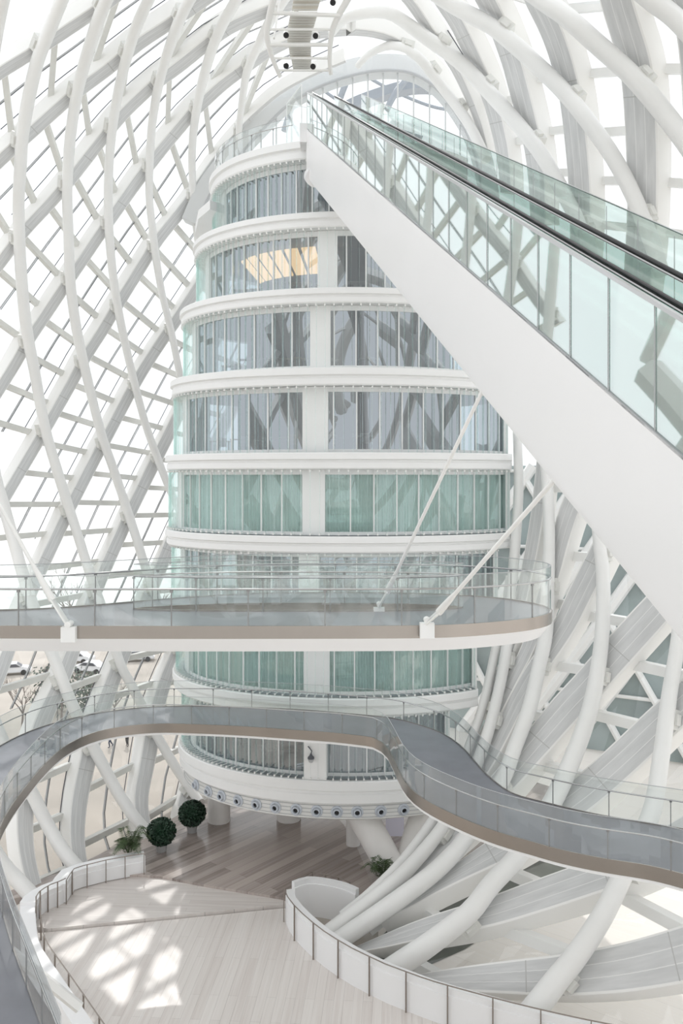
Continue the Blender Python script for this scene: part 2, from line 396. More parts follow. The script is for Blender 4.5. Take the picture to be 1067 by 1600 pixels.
G('Q2', gl+'second lowest sweep at the bottom right, under the lower walkway', [(545,1488,7),(564,1481,11),(600,1470,20),(640,1457,28),(690,1443,36),(765,1424,45),(837,1400,50),(915,1373,52),(990,1345,54),(1067,1306,55),(1130,1265,56)])
G('Q1', gl+'diagonal at the lower right, third from the bottom', [(590,1436,6),(615,1423,10),(642,1408,15),(675,1386,22),(720,1360,29),(765,1334,38),(830,1296,46),(880,1262,52),(922,1230,54),(974,1184,55),(1029,1132,56),(1067,1098,56),(1130,1038,56)])
G('Q0', gl+'wide diagonal of grey panels left of the rightmost tube', [(565,1438,6),(595,1410,9),(630,1375,13),(668,1342,18),(700,1308,24),(740,1268,33),(785,1222,40),(834,1165,46),(883,1108,50),(915,1074,51),(964,1019,52),(1003,976,52),(1050,925,50)])
G('P2', gl+'diagonal right of the walkway tip, below the escalator', [(640,1352,8),(700,1283,14),(735,1232,18),(762,1187,22),(785,1142,25),(805,1100,28),(828,1060,31),(860,1012,34),(883,975,36),(902,936,38),(927,886,38),(955,830,36)])
G('P1', gl+'steep one just right of the tower, dropping behind the upper walkway', [(700,1230,8),(735,1180,12),(770,1120,16),(800,1060,19),(825,1010,21),(845,950,24),(862,895,27),(872,855,29),(884,812,31),(900,770,32),(925,710,30)])
G('P0', gl+'thin steep sliver right beside the tower edge', [(745,1120,9),(775,1060,12),(800,1000,15),(815,930,18),(829,862,20),(839,800,20),(845,745,20),(850,690,18)])

tl = 'round white tube '
T('T1', tl+'leaving and re-entering at the left edge, foot by the planter', [(18,-50,22),(5,-5,22),(-8,60,22),(-25,180,20),(-35,400,20),(-30,600,19),(-8,740,18),(5,787,18),(22,848,18),(38,905,18),(60,970,18),(88,1038,18),(108,1090,18),(125,1127,18),(143,1162,18),(163,1200,18),(185,1240,18),(210,1277,18),(230,1299,17)])
T('T0', tl+'in the lower left, from the photo edge to the curved planter wall', [(-60,1010,19),(-20,1100,19),(5,1160,19),(30,1210,20),(50,1240,20),(75,1290,20),(105,1338,21),(140,1375,21),(150,1384,20)])
T('T00', tl+'lowest at the left, its foot above the white planter curb', [(-60,1240,20),(-20,1310,21),(5,1350,22),(30,1378,23),(52,1402,24)])
T('T2', tl+'second long one from the left edge, foot by the farther topiary', [(118,-45,20),(96,0,20),(77,47,20),(59,94,20),(45,152,20),(35,211,19),(32,258,19),(29,310,18),(30,370,18),(34,441,18),(41,511,18),(54,581,17),(70,667,16),(96,757,16),(118,825,15),(143,904,15),(165,965,15),(187,1035,15),(205,1070,15),(223,1105,15),(243,1145,15),(270,1192,15),(300,1237,14),(313,1254,14)])
T('T3', tl+'third long one from the left edge, vanishing behind the upper walkway', [(190,-45,19),(166,0,19),(148,47,19),(127,117,18),(115,176,17),(108,234,17),(105,300,16),(107,370,16),(110,441,16),(119,511,16),(134,581,15),(157,673,14),(180,741,14),(208,825,14),(233,904,14),(256,960,13),(280,1015,12)])
T('T4', tl+'fourth long one from the left edge, meeting the tower at mid height', [(255,-45,17),(232,0,17),(211,47,17),(192,112,16),(180,169,15),(172,234,14),(169,300,14),(171,370,14),(178,441,13),(190,511,13),(208,590,12),(228,665,12),(247,718,12),(262,757,12),(290,820,12)])
T('T5', tl+'fifth long one from the left edge, ending against the third floor', [(325,-45,18),(296,0,17),(277,40,17),(256,101,15),(244,152,14),(236,211,13),(233,300,12),(237,347,12),(244,405,12),(254,463,11),(268,520,11),(281,585,11),(295,640,10)])
T('T6', tl+'just left of the tower roof, ending on the second floor band', [(395,-45,18),(369,0,17),(340,54,16),(317,124,15),(304,192,13),(300,240,12),(301,290,11),(304,337,10),(309,385,9)])
T('T7', tl+'right of the sixth, coming down beside the roof terrace glass', [(480,-50,16),(440,5,15),(418,40,15),(406,66,14),(387,108,13),(378,159,11),(373,206,10),(374,235,10)])
T('U0', tl+'short bent one ending above the arch top', [(559,103,10),(572,88,11),(590,77,12),(612,71,13),(635,76,14),(652,88,15),(668,106,16),(689,134,16),(712,164,16),(736,200,16),(760,250,16)])
T('U1', tl+'curling over the arch and down to the right', [(518,52,12),(530,36,14),(548,25,16),(587,18,18),(615,23,19),(640,40,20),(670,62,21),(717,96,22),(750,129,22),(787,169,23),(823,211,23),(850,248,23),(882,305,23),(912,365,22),(935,420,20)])
T('U2', tl+'long diagonal in the upper right, second from the corner tubes', [(650,-30,22),(694,0,23),(731,21,24),(769,42,24),(811,76,25),(852,114,25),(887,150,25),(922,194,25),(958,246,25),(988,303,25),(1015,370,25),(1035,430,24)])
T('U3', tl+'long diagonal in the upper right, above the widest girder seams', [(800,-35,27),(847,0,28),(887,28,28),(934,70,29),(981,112,29),(1016,150,30),(1047,189,30),(1080,235,30),(1120,300,30)])
T('U4', tl+'crossing the extreme upper right corner', [(970,-40,30),(1018,0,30),(1051,25,30),(1085,60,31),(1130,115,31)])
T('V1', tl+'rightmost low one, crossing the lower right down to the parapet', [(1070,850,20),(1066,930,21),(1058,1009,22),(1045,1090,24),(1032,1188,26),(1016,1275,28),(973,1367,30),(942,1430,32),(903,1490,34),(867,1535,36),(838,1573,38),(812,1606,39),(796,1628,40)])
T('V2', tl+'below the escalator tip, passing behind the lower walkway', [(930,780,19),(937,850,20),(942,900,21),(942,960,22),(937,1025,23),(922,1106,25),(896,1181,27),(863,1253,29),(814,1331,30),(768,1382,30),(732,1427,32),(675,1472,34),(618,1511,36),(580,1536,36),(550,1556,36)])
T('V3', tl+'emerging beside the rounded tip of the upper walkway', [(850,690,16),(855,763,17),(858,834,18),(856,910,20),(853,986,22),(842,1041,22),(827,1106,23),(804,1168,23),(783,1222,24),(729,1307,25),(690,1353,26),(630,1400,28),(579,1436,28),(535,1466,28),(505,1487,28)])
T('V4', tl+'hugging the right edge of the tower', [(806,640,13),(809,702,14),(810,773,15),(804,865,16),(798,930,16),(792,1009,17),(778,1084,17),(759,1155,18),(735,1215,19),(696,1286,20),(648,1346,22),(600,1391,23),(516,1455,24),(488,1478,24)])
T('V5', tl+'slimmest beside the lower tower floors, left of its neighbour', [(796,900,12),(790,950,13),(775,1012,14),(756,1097,14),(735,1160,14),(708,1230,15),(678,1280,16),(630,1345,17),(580,1395,17),(535,1432,17)])

# brackets where tubes cross girders
def crossings(a, b):
    out = []
    for i in range(len(a)-1):
        for j in range(len(b)-1):
            p, r = a[i,:2], a[i+1,:2]-a[i,:2]; q, s_ = b[j,:2], b[j+1,:2]-b[j,:2]
            den = r[0]*s_[1]-r[1]*s_[0]
            if abs(den) < 1e-9: continue
            t = ((q-p)[0]*s_[1]-(q-p)[1]*s_[0])/den; u = ((q-p)[0]*r[1]-(q-p)[1]*r[0])/den
            if 0 <= t < 1 and 0 <= u < 1: out.append((i, t, j))
    return out
for tk, tb in TUBES.items():
    for gk, gi in GIRD.items():
        for i, t, j in crossings(tb['px'], gi['px']):
            x, y, wd = tb['px'][i]*(1-t)+tb['px'][i+1]*t
            if x < -40 or x > 1110 or y < -40: continue
            c = tb['pos'][i].lerp(tb['pos'][i+1], t); tan = (tb['pos'][i+1]-tb['pos'][i]).normalized()
            n = NRM(x, y); n = (n-tan*n.dot(tan)).normalized(); sd = tan.cross(n)
            r = tb['rad'][i]
            R = Matrix((sd, tan, n)).transposed(); mb = MB()
            mb.box(c+n*(r*.75+.08), r*1.7, 1.0, r*.9+.25, R)
            mb.box(c+n*(r*.75+.05), r*2.0+.22, .55, r*.5+.1, R)
            mb.build('bracket', M['bar'], tb['o'], False, origin=c)

# cross bars and glazing bars between neighbouring girders
def zcurve(g, rising):
    zs = [p.z for p in g['cen']]; k = int(np.argmax(zs)); idx = list(range(len(zs)))
    # keep the left (or the right) part of an arching girder
    if zs[0] < zs[-1]: idx = idx[:k+1]
    else: idx = idx[k:]
    if g is GIRD.get('L4') or g is GIRD.get('L3'): idx = list(range(0,k+1))
    idx.sort(key=lambda i: zs[i])
    return np.array([zs[i] for i in idx]), [g['glz'][i] for i in idx]
def at_z(zc, z):
    zs, ps = zc
    if z < zs[0]-.1 or z > zs[-1]+.1: return None
    k = int(np.clip(np.searchsorted(zs, z)-1, 0, len(zs)-2)); t = (z-zs[k])/max(1e-6, zs[k+1]-zs[k])
    return ps[k].lerp(ps[k+1], min(1,max(0,t)))
def bay(k1, k2, dz=2.35, off=0.0, fr=(.5,), bw=.42, dz_lo=None, maxlen=12, deep=.38, edge=.8, tilt=None):
    a, b = zcurve(GIRD[k1], 1), zcurve(GIRD[k2], 1)
    lo, hi = max(a[0][0], b[0][0]), min(a[0][-1], b[0][-1])
    z = lo+off
    while z < hi:
        p, q = at_z(a, z), at_z(b, z)
        if p is not None and q is not None and tilt:
            q = at_z(b, z + tilt(z)*(p-q).length)
        if p is not None and q is not None and .6 < (p-q).length < maxlen:
            sp = P(0,0,1); m = (p+q)/2
            mb = MB(); mb.bar(p, q, deep, bw); mb.build('cross_bar', M['bar' if k1[0] == 'L' else 'steel'], GIRD[k1]['o'], False, origin=m)
        z += dz
    n = max(3, int((hi-lo)/1.0))
    for f, wd, mm in (((fr[0], .06, 'greybar'), (fr[0]+.022, .028, 'dark'), (edge, .034, 'dark')) if fr else ((.12, .035, 'dark'), (edge, .04, 'dark'))):
        pts = []
        for i in range(n+1):
            z = lo+(hi-lo)*i/n; p, q = at_z(a, z), at_z(b, z)
            if p is None or q is None or (p-q).length > maxlen: continue
            pts.append(p.lerp(q, f))
        if len(pts) > 2:
            mb = MB(); mb.tube(pts, wd, 6); mb.build('glazing_bar', M[mm], GIRD[k1]['o'], False, origin=pts[len(pts)//2])
LT = lambda z: -min(.62, max(0, .07+z*.021))
for i, k in enumerate(('L1','L2','L3','L4','L5','L6','L7','L8','L9')):
    bay(k, 'L%d' % (i+2), 2.5 if i < 4 else 2.3, (.7,1.5,.4,1.0,.3,1.3,.6,1.2,.9)[i], tilt=LT)
for i, (k1, k2) in enumerate((('R0','R1'),('R1','R2'),('R2','R3'),('R3','R4'),('R4','R5'))): bay(k1, k2, 2.6, .9+.5*i, None, .5, edge=.82, tilt=lambda z: .33)
for i, (k1, k2) in enumerate((('Q3','Q2'),('Q2','Q1'),('Q1','Q0'),('Q0','P2'),('P2','P1'),('P1','P0'))): bay(k1, k2, 2.9 if i > 1 else 2.4, .8+.4*i, None, .55, maxlen=14, edge=.86, deep=.5)

# outer glass skin of the hall
mb = MB(); gx = np.arange(-140, 1221, 34.0); gy = np.arange(-120, 1641, 34.0); idx = {}
for j, y in enumerate(gy):
    for i, x in enumerate(gx):
        p = S(x,y)+NRM(x,y)*(GT*1.02)
        if p.z > -26.5: idx[(i,j)] = len(mb.v); mb.v.append(tuple(p))
for j in range(len(gy)-1):
    for i in range(len(gx)-1):
        q = [(i,j),(i+1,j),(i+1,j+1),(i,j+1)]
        if all(k in idx for k in q): mb.f.append(tuple(idx[k] for k in q))
struct(mb.build('window_1', M['skin_g'], None, True))

# ------------------------------------------------------------------ rest of the hall behind the viewpoint (seen in reflections)
mb = MB()
def rear(th, y):
    s = math.sqrt(max(.02, 1-((y-22)/56)**2)); return Vector((3+25*math.cos(th)*s, y, 3+28*math.sin(th)*s))
for fam, cnt, rr, sl in ((0, 15, .95, .042),(1, 15, .5, -.05)):
    for k in range(cnt):
        pts = []
        for i in range(46):
            y = 46-i*1.7; th = math.radians(-45)+math.radians(270)*k/cnt+(36-y)*sl
            p = rear(th, y)
            if p.z > -23.8 and (p.y < 30 or not (abs(p.x) < .46*p.y and -.68*p.y < p.z < .60*p.y)): pts.append(p)
            elif len(pts) > 2: mb.tube(pts, rr, 6); pts = []
            else: pts = []
        if len(pts) > 2: mb.tube(pts, rr, 6)
for k in range(9):
    y = 33-k*6.5; ring = [rear(math.radians(a), y) for a in range(-58, 240, 8)]
    ring = [p for p in ring if p.z > -23.8]
    if len(ring) > 3: mb.tube(ring, .22, 5)
struct(mb.build('wall_rear', M['steel'], None, True))

# ------------------------------------------------------------------ floors and ground
FZ = -24.0
def pp(px, py, z=FZ): v = on_plane(px, py, z); return (v.x, v.y)
mb = MB(); mb.prism([(-22.5,46.5),(-16.6,53),(-13.2,58.4),(-10.6,63),(-7,69),(0,75),(9,75),(17,66),(15,58),(9,54),(4.6,50.6),(2.4,49.4),(-1.0,48.8),pp(446,1404),pp(440,1402),pp(330,1384),pp(250,1369),pp(215,1367),(-14.5,52)], FZ-.5, FZ)
struct(mb.build('floor_back', M['pl_back']))
mb = MB(); mb.prism([pp(215,1366),pp(250,1368),pp(330,1383),pp(440,1401),pp(447,1404),pp(447,1409),pp(440,1409),pp(75,1447),pp(40,1440),(-18.4,48.5),(-17,51)], FZ-.5, FZ-.14)
struct(mb.build('floor_step', M['pl_mid']))
PAR = [(446,1440),(452,1455),(462,1469),(475,1483),(490,1497),(508,1512),(528,1526),(552,1541),(577,1554),(605,1568),(640,1582),(680,1597),(740,1615),(800,1632),(870,1650),(950,1668),(1067,1690),(1180,1705)]
par = [on_plane(x, y, FZ-.3) for x, y in PAR]
WL = [(56,1441),(57,1465),(62,1500),(75,1525),(92,1550),(125,1600),(165,1660),(215,1720)]
wl = [on_plane(x, y, FZ-.3) for x, y in WL]
front = [pp(60,1449),pp(440,1411),pp(446,1411)]+[(p.x,p.y) for p in par]+[(18,18),(-4,18)]+[(p.x,p.y) for p in wl[::-1]]
mb = MB(); mb.prism(front, FZ-.6, FZ-.3)
struct(mb.build('floor_front', M['pl_front']))
mb = MB(); mb.add([(-260,-120,-24.9),(2,-120,-24.9),(2,60,-24.9),(2,129,-24.9),(-260,129,-24.9)], [(0,1,2,3,4)])
struct(mb.build('floor_outside', M['ground']))
mb = MB(); mb.add([(-600,128,-24.88),(600,128,-24.88),(600,1000,-24.88),(-600,1000,-24.88)], [(0,1,2,3)])
struct(mb.build('floor_distant', M['far']))
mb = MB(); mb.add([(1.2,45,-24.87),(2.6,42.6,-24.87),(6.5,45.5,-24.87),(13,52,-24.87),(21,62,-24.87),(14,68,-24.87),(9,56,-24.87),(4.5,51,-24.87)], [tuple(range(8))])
struct(mb.build('floor_shade', M['ground_shade']))  # dark strip added where the ground only lies in shade
mb = MB(); mb.add([(2,-120,-24.9),(260,-120,-24.9),(260,129,-24.9),(2,129,-24.9)], [(0,1,2,3)])
struct(mb.build('floor_courtyard', M['paving']))

# ------------------------------------------------------------------ tower
TX, TY = .5, 60.0
LV = [ # z top, z bottom, a, b, cut x
 (20.1,19.0,9.6,8.8,8.0),(15.65,14.75,10.7,9.2,9.0),(11.15,10.25,11.6,9.3,10.2),(6.45,5.4,12.25,9.3,10.8),
 (1.45,.45,12.6,9.3,10.85),(-3.5,-4.5,12.6,9.3,10.85),(-8.3,-9.3,12.4,9.3,9.9),(-13.05,-14.1,12.1,9.3,8.4),(-17.9,-19.3,11.7,9.3,6.6)]
def ell(a, b, xc, off, z, n=120):
    return [Vector((min(TX+(a+off)*math.cos(2*math.pi*k/n), xc), TY-(b+off)*math.sin(2*math.pi*k/n), z)) for k in range(n)]
tower = thing('tower', 'rounded white tower of stacked glazed floors standing in the middle of the hall', 'tower', (TX,TY,FZ))
def ring_loft(prof, a, b, xc, name, m, parent, smooth=True):
    secs = [ell(a, b, xc+min(0,o)*.0, o, z) for o, z in prof]; n = len(secs[0]); N = len(secs); mb = MB()
    vs = [v for s_ in secs for v in s_]; fs = []
    for i in range(N-1):
        for k in range(n): k2 = (k+1)%n; fs.append((i*n+k,(i+1)*n+k,(i+1)*n+k2,i*n+k2))
    fs.append(tuple(range(n))); fs.append(tuple((N-1)*n+k for k in range(n))[::-1]); mb.add(vs, fs)
    return mb.build(name, m, parent, smooth, origin=(TX,TY,secs[0][0].z))
slabs = []
for i, (zt, zb, a, b, xc) in enumerate(LV):
    h = zt-zb
    s_ = ring_loft([(-.30,zt-.02),(-.06,zt),(0,zt-.06),(.02,zt-h*.40),(-.16,zt-h*.46),(-.16,zt-h*.56),(-.10,zt-h*.60),(-.08,zb+.08),(-.14,zb),(-1.0,zb+.02)], a, b, xc, 'floor_band', M['slab'], tower)
    slabs.append(s_)
    if i >= 4:
        secs = [[Vector((min(TX+(a-o)*math.cos(t),xc-.02), TY-(b-o)*math.sin(t), zt+.012)) for o in (1.0,.34)] for t in np.linspace(math.radians(196), math.radians(25), 90)]
        mb = MB(); mb.sweep(secs, closed_sec=False, caps=False); mb.build('ledge_grating', M['grille2'], s_, False, origin=(TX,TY,zt))
# vent ring under the lowest floor
a, b, xc = 11.3, 8.9, 5.9
vent = ring_loft([(0,-19.25),(0,-20.25),(-.3,-20.4),(-3,-20.4)], a, b, xc, 'vent_band', M['vent'], tower)
for r_ in range(1, 9):
    z = -19.25-r_*.11
    pts = [Vector((TX+(a+.015)*math.cos(t), TY-(b+.015)*math.sin(t), z)) for t in np.linspace(math.radians(175), math.radians(62), 60)]
    if r_ % 2 == 0:
        mb = MB(); mb.tube(pts, .016, 4); mb.build('vent_groove', M['greybar'], vent, False, origin=pts[30])
VP = [(290,1200),(307,1211),(326,1220),(347,1228),(372,1236),(400,1243),(431,1249),(463,1255),(495,1261),(526,1266),(558,1270),(594,1273),(631,1273)]
for px, py in VP:
    # find ring point under this column
    best = min(np.linspace(math.radians(190), math.radians(55), 400), key=lambda t: abs(CX+F*(TX+a*math.cos(t))/(TY-b*math.sin(t))-px))
    nv = Vector((math.cos(best)/a, -math.sin(best)/b, 0)).normalized(); c = Vector((TX+a*math.cos(best), TY-b*math.sin(best), -19.82))
    tv = Vector((-nv.y, nv.x, 0)); up = Vector((0,0,1))
    def disc(r0, d0, r1, d1, n=18):
        A = [c+nv*d0+(tv*math.cos(2*math.pi*k/n)+up*math.sin(2*math.pi*k/n))*r0 for k in range(n)]
        B = [c+nv*d1+(tv*math.cos(2*math.pi*k/n)+up*math.sin(2*math.pi*k/n))*r1 for k in range(n)]; return A, B
    mb = MB()
    for r0,d0,r1,d1 in ((.36,0,.36,.05),(.36,.05,.26,.09),(.25,.06,.21,.24),(.21,.24,.15,.24),(.15,.24,.13,-.1)):
        A, B = disc(r0,d0,r1,d1); mb.sweep([A, B], caps=False)
    nz = mb.build('air_nozzle', M['nozzle'], vent, True, origin=c)
    A, B = disc(.155,.10,.155,.06); mb = MB(); mb.sweep([A,B]); mb.build('nozzle_opening', M['black'], nz, False, origin=c)
# storeys
STY = ['dark','warm','dark','dark','teal','mix','teal','mix2']
PIL = [(None),(497,527),(485,517),(473,513),(473,508),(470,500),(475,515),(480,513)]
for i in range(8):
    zt = LV[i][1]; zb = LV[i+1][0]; a = (LV[i][2]+LV[i+1][2])/2 if i > 4 else LV[i][2]; b = LV[i][3]; a = min(a, LV[i][2], LV[i+1][2]); b = min(b, LV[i+1][3])
    xc = min(LV[i][4], LV[i+1][4])-.05; h = zt-zb; ins = -.95
    A_, B_ = a+ins, b+ins
    th_end = math.acos(max(-1,min(1,(xc-TX)/A_)))
    N = 25; ths = np.linspace(math.radians(200), th_end, N+1)
    def pt(t, o=0.0, z=0.0): return Vector((TX+(A_+o)*math.cos(t), TY-(B_+o)*math.sin(t), z))
    # glass band
    mb = MB()
    for k in range(N):
        p, q = pt(ths[k]), pt(ths[k+1])
        mb.add([(p.x,p.y,zb),(q.x,q.y,zb),(q.x,q.y,zt),(p.x,p.y,zt)], [(0,1,2,3)])
    style = STY[i]; gm = M['teal_g'] if style == 'teal' else M['win_g']
    band = mb.build('window_band', gm, tower, False, origin=(TX,TY,zb)); band['label'] = {'dark':'dark reflecting window band','warm':'window band with warm timber ceiling inside','teal':'window band with pale teal blinds','mix':'window band with open and shaded panes','mix2':'window band with furnished rooms at its left'}[style]
    # head and sill frames
    for zz, hh in ((zb+.10,.2),(zt-.16,.32)):
        secs = [[pt(t,.05,zz-hh/2),pt(t,.05,zz+hh/2),pt(t,-.08,zz+hh/2),pt(t,-.08,zz-hh/2)] for t in np.linspace(ths[0],ths[-1],80)]
        mb = MB(); mb.sweep(secs); mb.build('window_frame', M['frame'], band, False, origin=(TX,TY,zz))
    # mullions
    c0 = pt(ths[0], .02, zb); mb = MB(); mb.box(c0+Vector((0,0,h/2)), .08, .12, h); mu = mb.build('mullion', M['frame'], band, False, origin=c0)
    for k in range(1, N+1):
        if PIL[i]:
            p = pt(ths[k]); col = CX+F*p.x/p.y
            if PIL[i][0]-4 < col < PIL[i][1]+4: continue
        nrm = Vector((math.cos(ths[k])/A_, -math.sin(ths[k])/B_,0)); rz = math.atan2(nrm.y, nrm.x)-math.pi/2
        dup(mu, pt(ths[k], .02, zb), band, rz)
    # white end panel at the left limb
    secs = [[pt(t,.12,zb),pt(t,.12,zt),pt(t,-.2,zt),pt(t,-.2,zb)] for t in np.linspace(math.radians(204),math.radians(160),14)]
    mb = MB(); mb.sweep(secs); mb.build('solid_panel', M['slab'], tower, True, origin=(TX-8,TY,zb))
    # white solid panel
    if PIL[i]:
        t0, t1 = [min(np.linspace(math.radians(170), math.radians(60), 600), key=lambda t: abs(CX+F*pt(t).x/pt(t).y-c)) for c in PIL[i]]
        ou = .75 if i == 7 else (.45 if i == 5 else .10)
        secs = [[pt(t,ou,zb),pt(t,ou,zt),pt(t,-.2,zt),pt(t,-.2,zb)] for t in np.linspace(t0,t1,6)]
        mb = MB(); mb.sweep(secs); mb.build('solid_panel', M['slab'], tower, False, origin=(TX,TY,zb))
    # blinds
    rng = None
    if style == 'teal': rng = [(ths[0], ths[-1])]
    if style == 'mix2': rng = [(math.radians(100), ths[-1])]
    if style == 'mix': rng = [(ths[0], math.radians(150)), (math.radians(88), math.radians(80)), (math.radians(62), ths[-1])]
    if rng:
        for t0, t1 in rng:
            n = max(8, int(abs(t0-t1)*120)); lo = []; hi = []
            for k in range(n+1):
                t = t0+(t1-t0)*k/n; o = -.28+(.05 if k % 2 else -.05); lo.append(pt(t,o,zb+.02)); hi.append(pt(t,o,zt-.02))
            mb = MB(); mb.sweep([[l, h_] for l, h_ in zip(lo, hi)], closed_sec=False, caps=False); mb.build('blind', M['blind'], band, False, origin=(TX,TY,zb))
    # interior core, ceiling finish, furniture
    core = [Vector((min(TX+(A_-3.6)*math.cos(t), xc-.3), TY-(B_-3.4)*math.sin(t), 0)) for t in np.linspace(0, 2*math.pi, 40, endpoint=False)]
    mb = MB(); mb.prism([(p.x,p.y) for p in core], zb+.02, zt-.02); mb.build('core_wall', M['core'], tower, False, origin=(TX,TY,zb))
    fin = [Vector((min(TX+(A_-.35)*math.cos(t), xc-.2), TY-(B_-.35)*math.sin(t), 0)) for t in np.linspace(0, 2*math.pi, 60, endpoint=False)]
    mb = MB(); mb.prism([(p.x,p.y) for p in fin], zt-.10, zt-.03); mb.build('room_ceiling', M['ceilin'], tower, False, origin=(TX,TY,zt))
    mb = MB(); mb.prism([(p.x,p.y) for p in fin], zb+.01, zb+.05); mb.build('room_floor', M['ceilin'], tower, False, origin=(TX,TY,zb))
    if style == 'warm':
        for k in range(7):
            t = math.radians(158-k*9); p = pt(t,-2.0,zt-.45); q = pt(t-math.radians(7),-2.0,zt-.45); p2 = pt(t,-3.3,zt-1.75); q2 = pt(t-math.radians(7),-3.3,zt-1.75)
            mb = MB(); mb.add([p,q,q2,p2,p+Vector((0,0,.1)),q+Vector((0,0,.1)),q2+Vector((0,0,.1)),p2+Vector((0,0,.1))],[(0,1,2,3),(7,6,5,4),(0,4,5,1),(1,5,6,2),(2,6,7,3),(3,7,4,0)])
            o = mb.build('timber_ceiling_panel', M['warm'], tower, False, origin=p); o['label'] = 'glowing warm timber ceiling panel'
    if style in ('mix2','mix','warm','dark'):
        for k in range(6):
            t = math.radians(150-k*13 + random.uniform(-3,3)); p = pt(t,-1.6,zb+.05); mb = MB(); hh = random.uniform(.7,1.1)
            mb.box(p+Vector((0,0,hh-.05)), 1.3, .7, .06)
            for sx in (-.58,.58):
                for sy in (-.28,.28): mb.box(p+Vector((sx,sy,hh/2-.05)), .05,.05,hh)
            mb.box(p+Vector((.1,.5,hh*.6)), .5,.5,.08); mb.box(p+Vector((.1,.75,hh*.9)), .5,.06,.6)
            mb.build('desk', M['furn' if k % 3 else 'furn2'], tower, False, origin=p)
    # glass fins with brackets above and below
    NF = 62; tf = np.linspace(math.radians(196), math.acos(max(-1,min(1,(xc-TX-.1)/(a-.15)))), NF)
    z0, z1 = zb-.02, zt+.02
    a2, b2 = a-.28, b-.28
    c0 = Vector((TX+a2*math.cos(tf[0]), TY-b2*math.sin(tf[0]), z0))
    mb = MB(); mb.box(c0+Vector((0,0,(z1-z0)/2)), .17, .02, z1-z0); fin0 = mb.build('glass_fin', M['fin_g'], band, False, origin=c0)
    mb = MB(); mb.box(c0+Vector((-.12,0,0)), .62, .04, .045); mb.box(c0+Vector((.17,0,.0)), .09, .08, .11); br_t = mb.build('fin_bracket', M['steel'], slabs[i], False, origin=c0)
    br_t.location = c0+Vector((0,0,z1-z0-.12))-parent_world(slabs[i])
    first = True
    for k, t in enumerate(tf):
        nrm = Vector((math.cos(t)/a2, -math.sin(t)/b2, 0)); rz = math.atan2(nrm.y, nrm.x); c = Vector((TX+a2*math.cos(t), TY-b2*math.sin(t), z0))
        if first: fin0.rotation_euler = (0,0,rz); br_t.rotation_euler = (0,0,rz); first = False
        else: dup(fin0, c, band, rz); dup(br_t, c+Vector((0,0,z1-z0-.12)), slabs[i], rz)
        if i >= 4 and k > 0: dup(br_t, c+Vector((0,0,.12)), slabs[i+1], rz)
    # side wall where the plan is cut straight
    ys = TY-B_*math.sin(th_end)
    if xc-TX < a:
        mb = MB(); mb.box((xc-.12,(ys-.6+TY+6)/2,(zt+zb)/2), .3, (TY+6-ys+.6), h); mb.build('side_wall', M['slab'], tower, False, origin=(xc,TY,zb))
# roof terrace balustrade
def glass_path(pts, z0, z1, th, name, m, parent, lean=0):
    secs = []
    for i, p in enumerate(pts):
        t = (pts[min(i+1,len(pts)-1)]-pts[max(i-1,0)]); t.z = 0; t.normalize(); n = Vector((-t.y,t.x,0))
        b0 = p.z
        secs.append([p+n*th/2+Vector((0,0,z0)), p+n*th/2+Vector((0,0,z1)), p-n*th/2+Vector((0,0,z1)), p-n*th/2+Vector((0,0,z0))])
    mb = MB(); mb.sweep(secs); return mb.build(name, m, parent, False, origin=pts[len(pts)//2])
def railing(parent, pts, h=1.05, gh=1.4, post=1.9, rr=.03, pm='thin', inset=.07, gm='rail_g', p0=0.0, rails=()):
    """glass panels, handrail and posts along a deck edge, all as parts of parent"""
    L = [0]
    for i in range(1,len(pts)): L.append(L[-1]+(pts[i]-pts[i-1]).length)
    if gh: 
        glass_path(pts, .02, gh, .025, 'glass_panel', M[gm], parent)
        mb = MB(); mb.tube([p+Vector((0,0,gh+.006)) for p in pts], .014, 6); mb.build('glass_edge', M['greybar'], parent, False, origin=pts[len(pts)//2])
    mb = MB(); mb.tube([p+Vector((0,0,h)) for p in pts], rr, 8); mb.build('handrail', M['rail'], parent, True, origin=pts[len(pts)//2])
    for rh in rails:
        mb = MB(); mb.tube([p+Vector((0,0,rh)) for p in pts], rr*.7, 6); mb.build('lower_rail', M['rail'], parent, True, origin=pts[len(pts)//2])
    p = pts[0]; mb = MB(); mb.box(p+Vector((0,0,h/2-.12)), .032, .032, h+.22); mb.box(p+Vector((0,0,h-.06)), .09, .05, .06); po = mb.build('post', M[pm], parent, False, origin=p)
    s = p0+post; k = 0
    if p0 > 0: pass
    while s < L[-1]:
        while L[k+1] < s: k += 1
        t = (s-L[k])/(L[k+1]-L[k]); q = pts[k].lerp(pts[k+1], t); d = pts[k+1]-pts[k]
        dup(po, q, parent, math.atan2(d.y, d.x)); s += post
terr = thing('terrace_railing', 'pale glass balustrade around the roof terrace of the tower', 'railing', (TX,TY-8,20.1))
pts = [Vector((TX+9.2*math.cos(t), TY-8.4*math.sin(t), 20.1)) for t in np.linspace(math.radians(200), math.radians(112), 26)]
railing(terr, pts, 1.15, 1.55, 1.7)
# lower roof ledge left of the tower top
mb = MB(); ledge = [(-10.4,58),(-9.2,56),(-8.8,62),(-11.2,66),(-12.6,66)]
mb.prism([(-8.6,56.5),(-9.7,58.6),(-10.6,62.5),(-10.8,66),(-7.5,66),(-7.5,58)], 17.5, 18.1)
tag(mb.build('roof_ledge', M['slab'], None, False, origin=(-10,60,17.2)), 'white triangular ledge joining the tower top to the left shell', 'ledge')

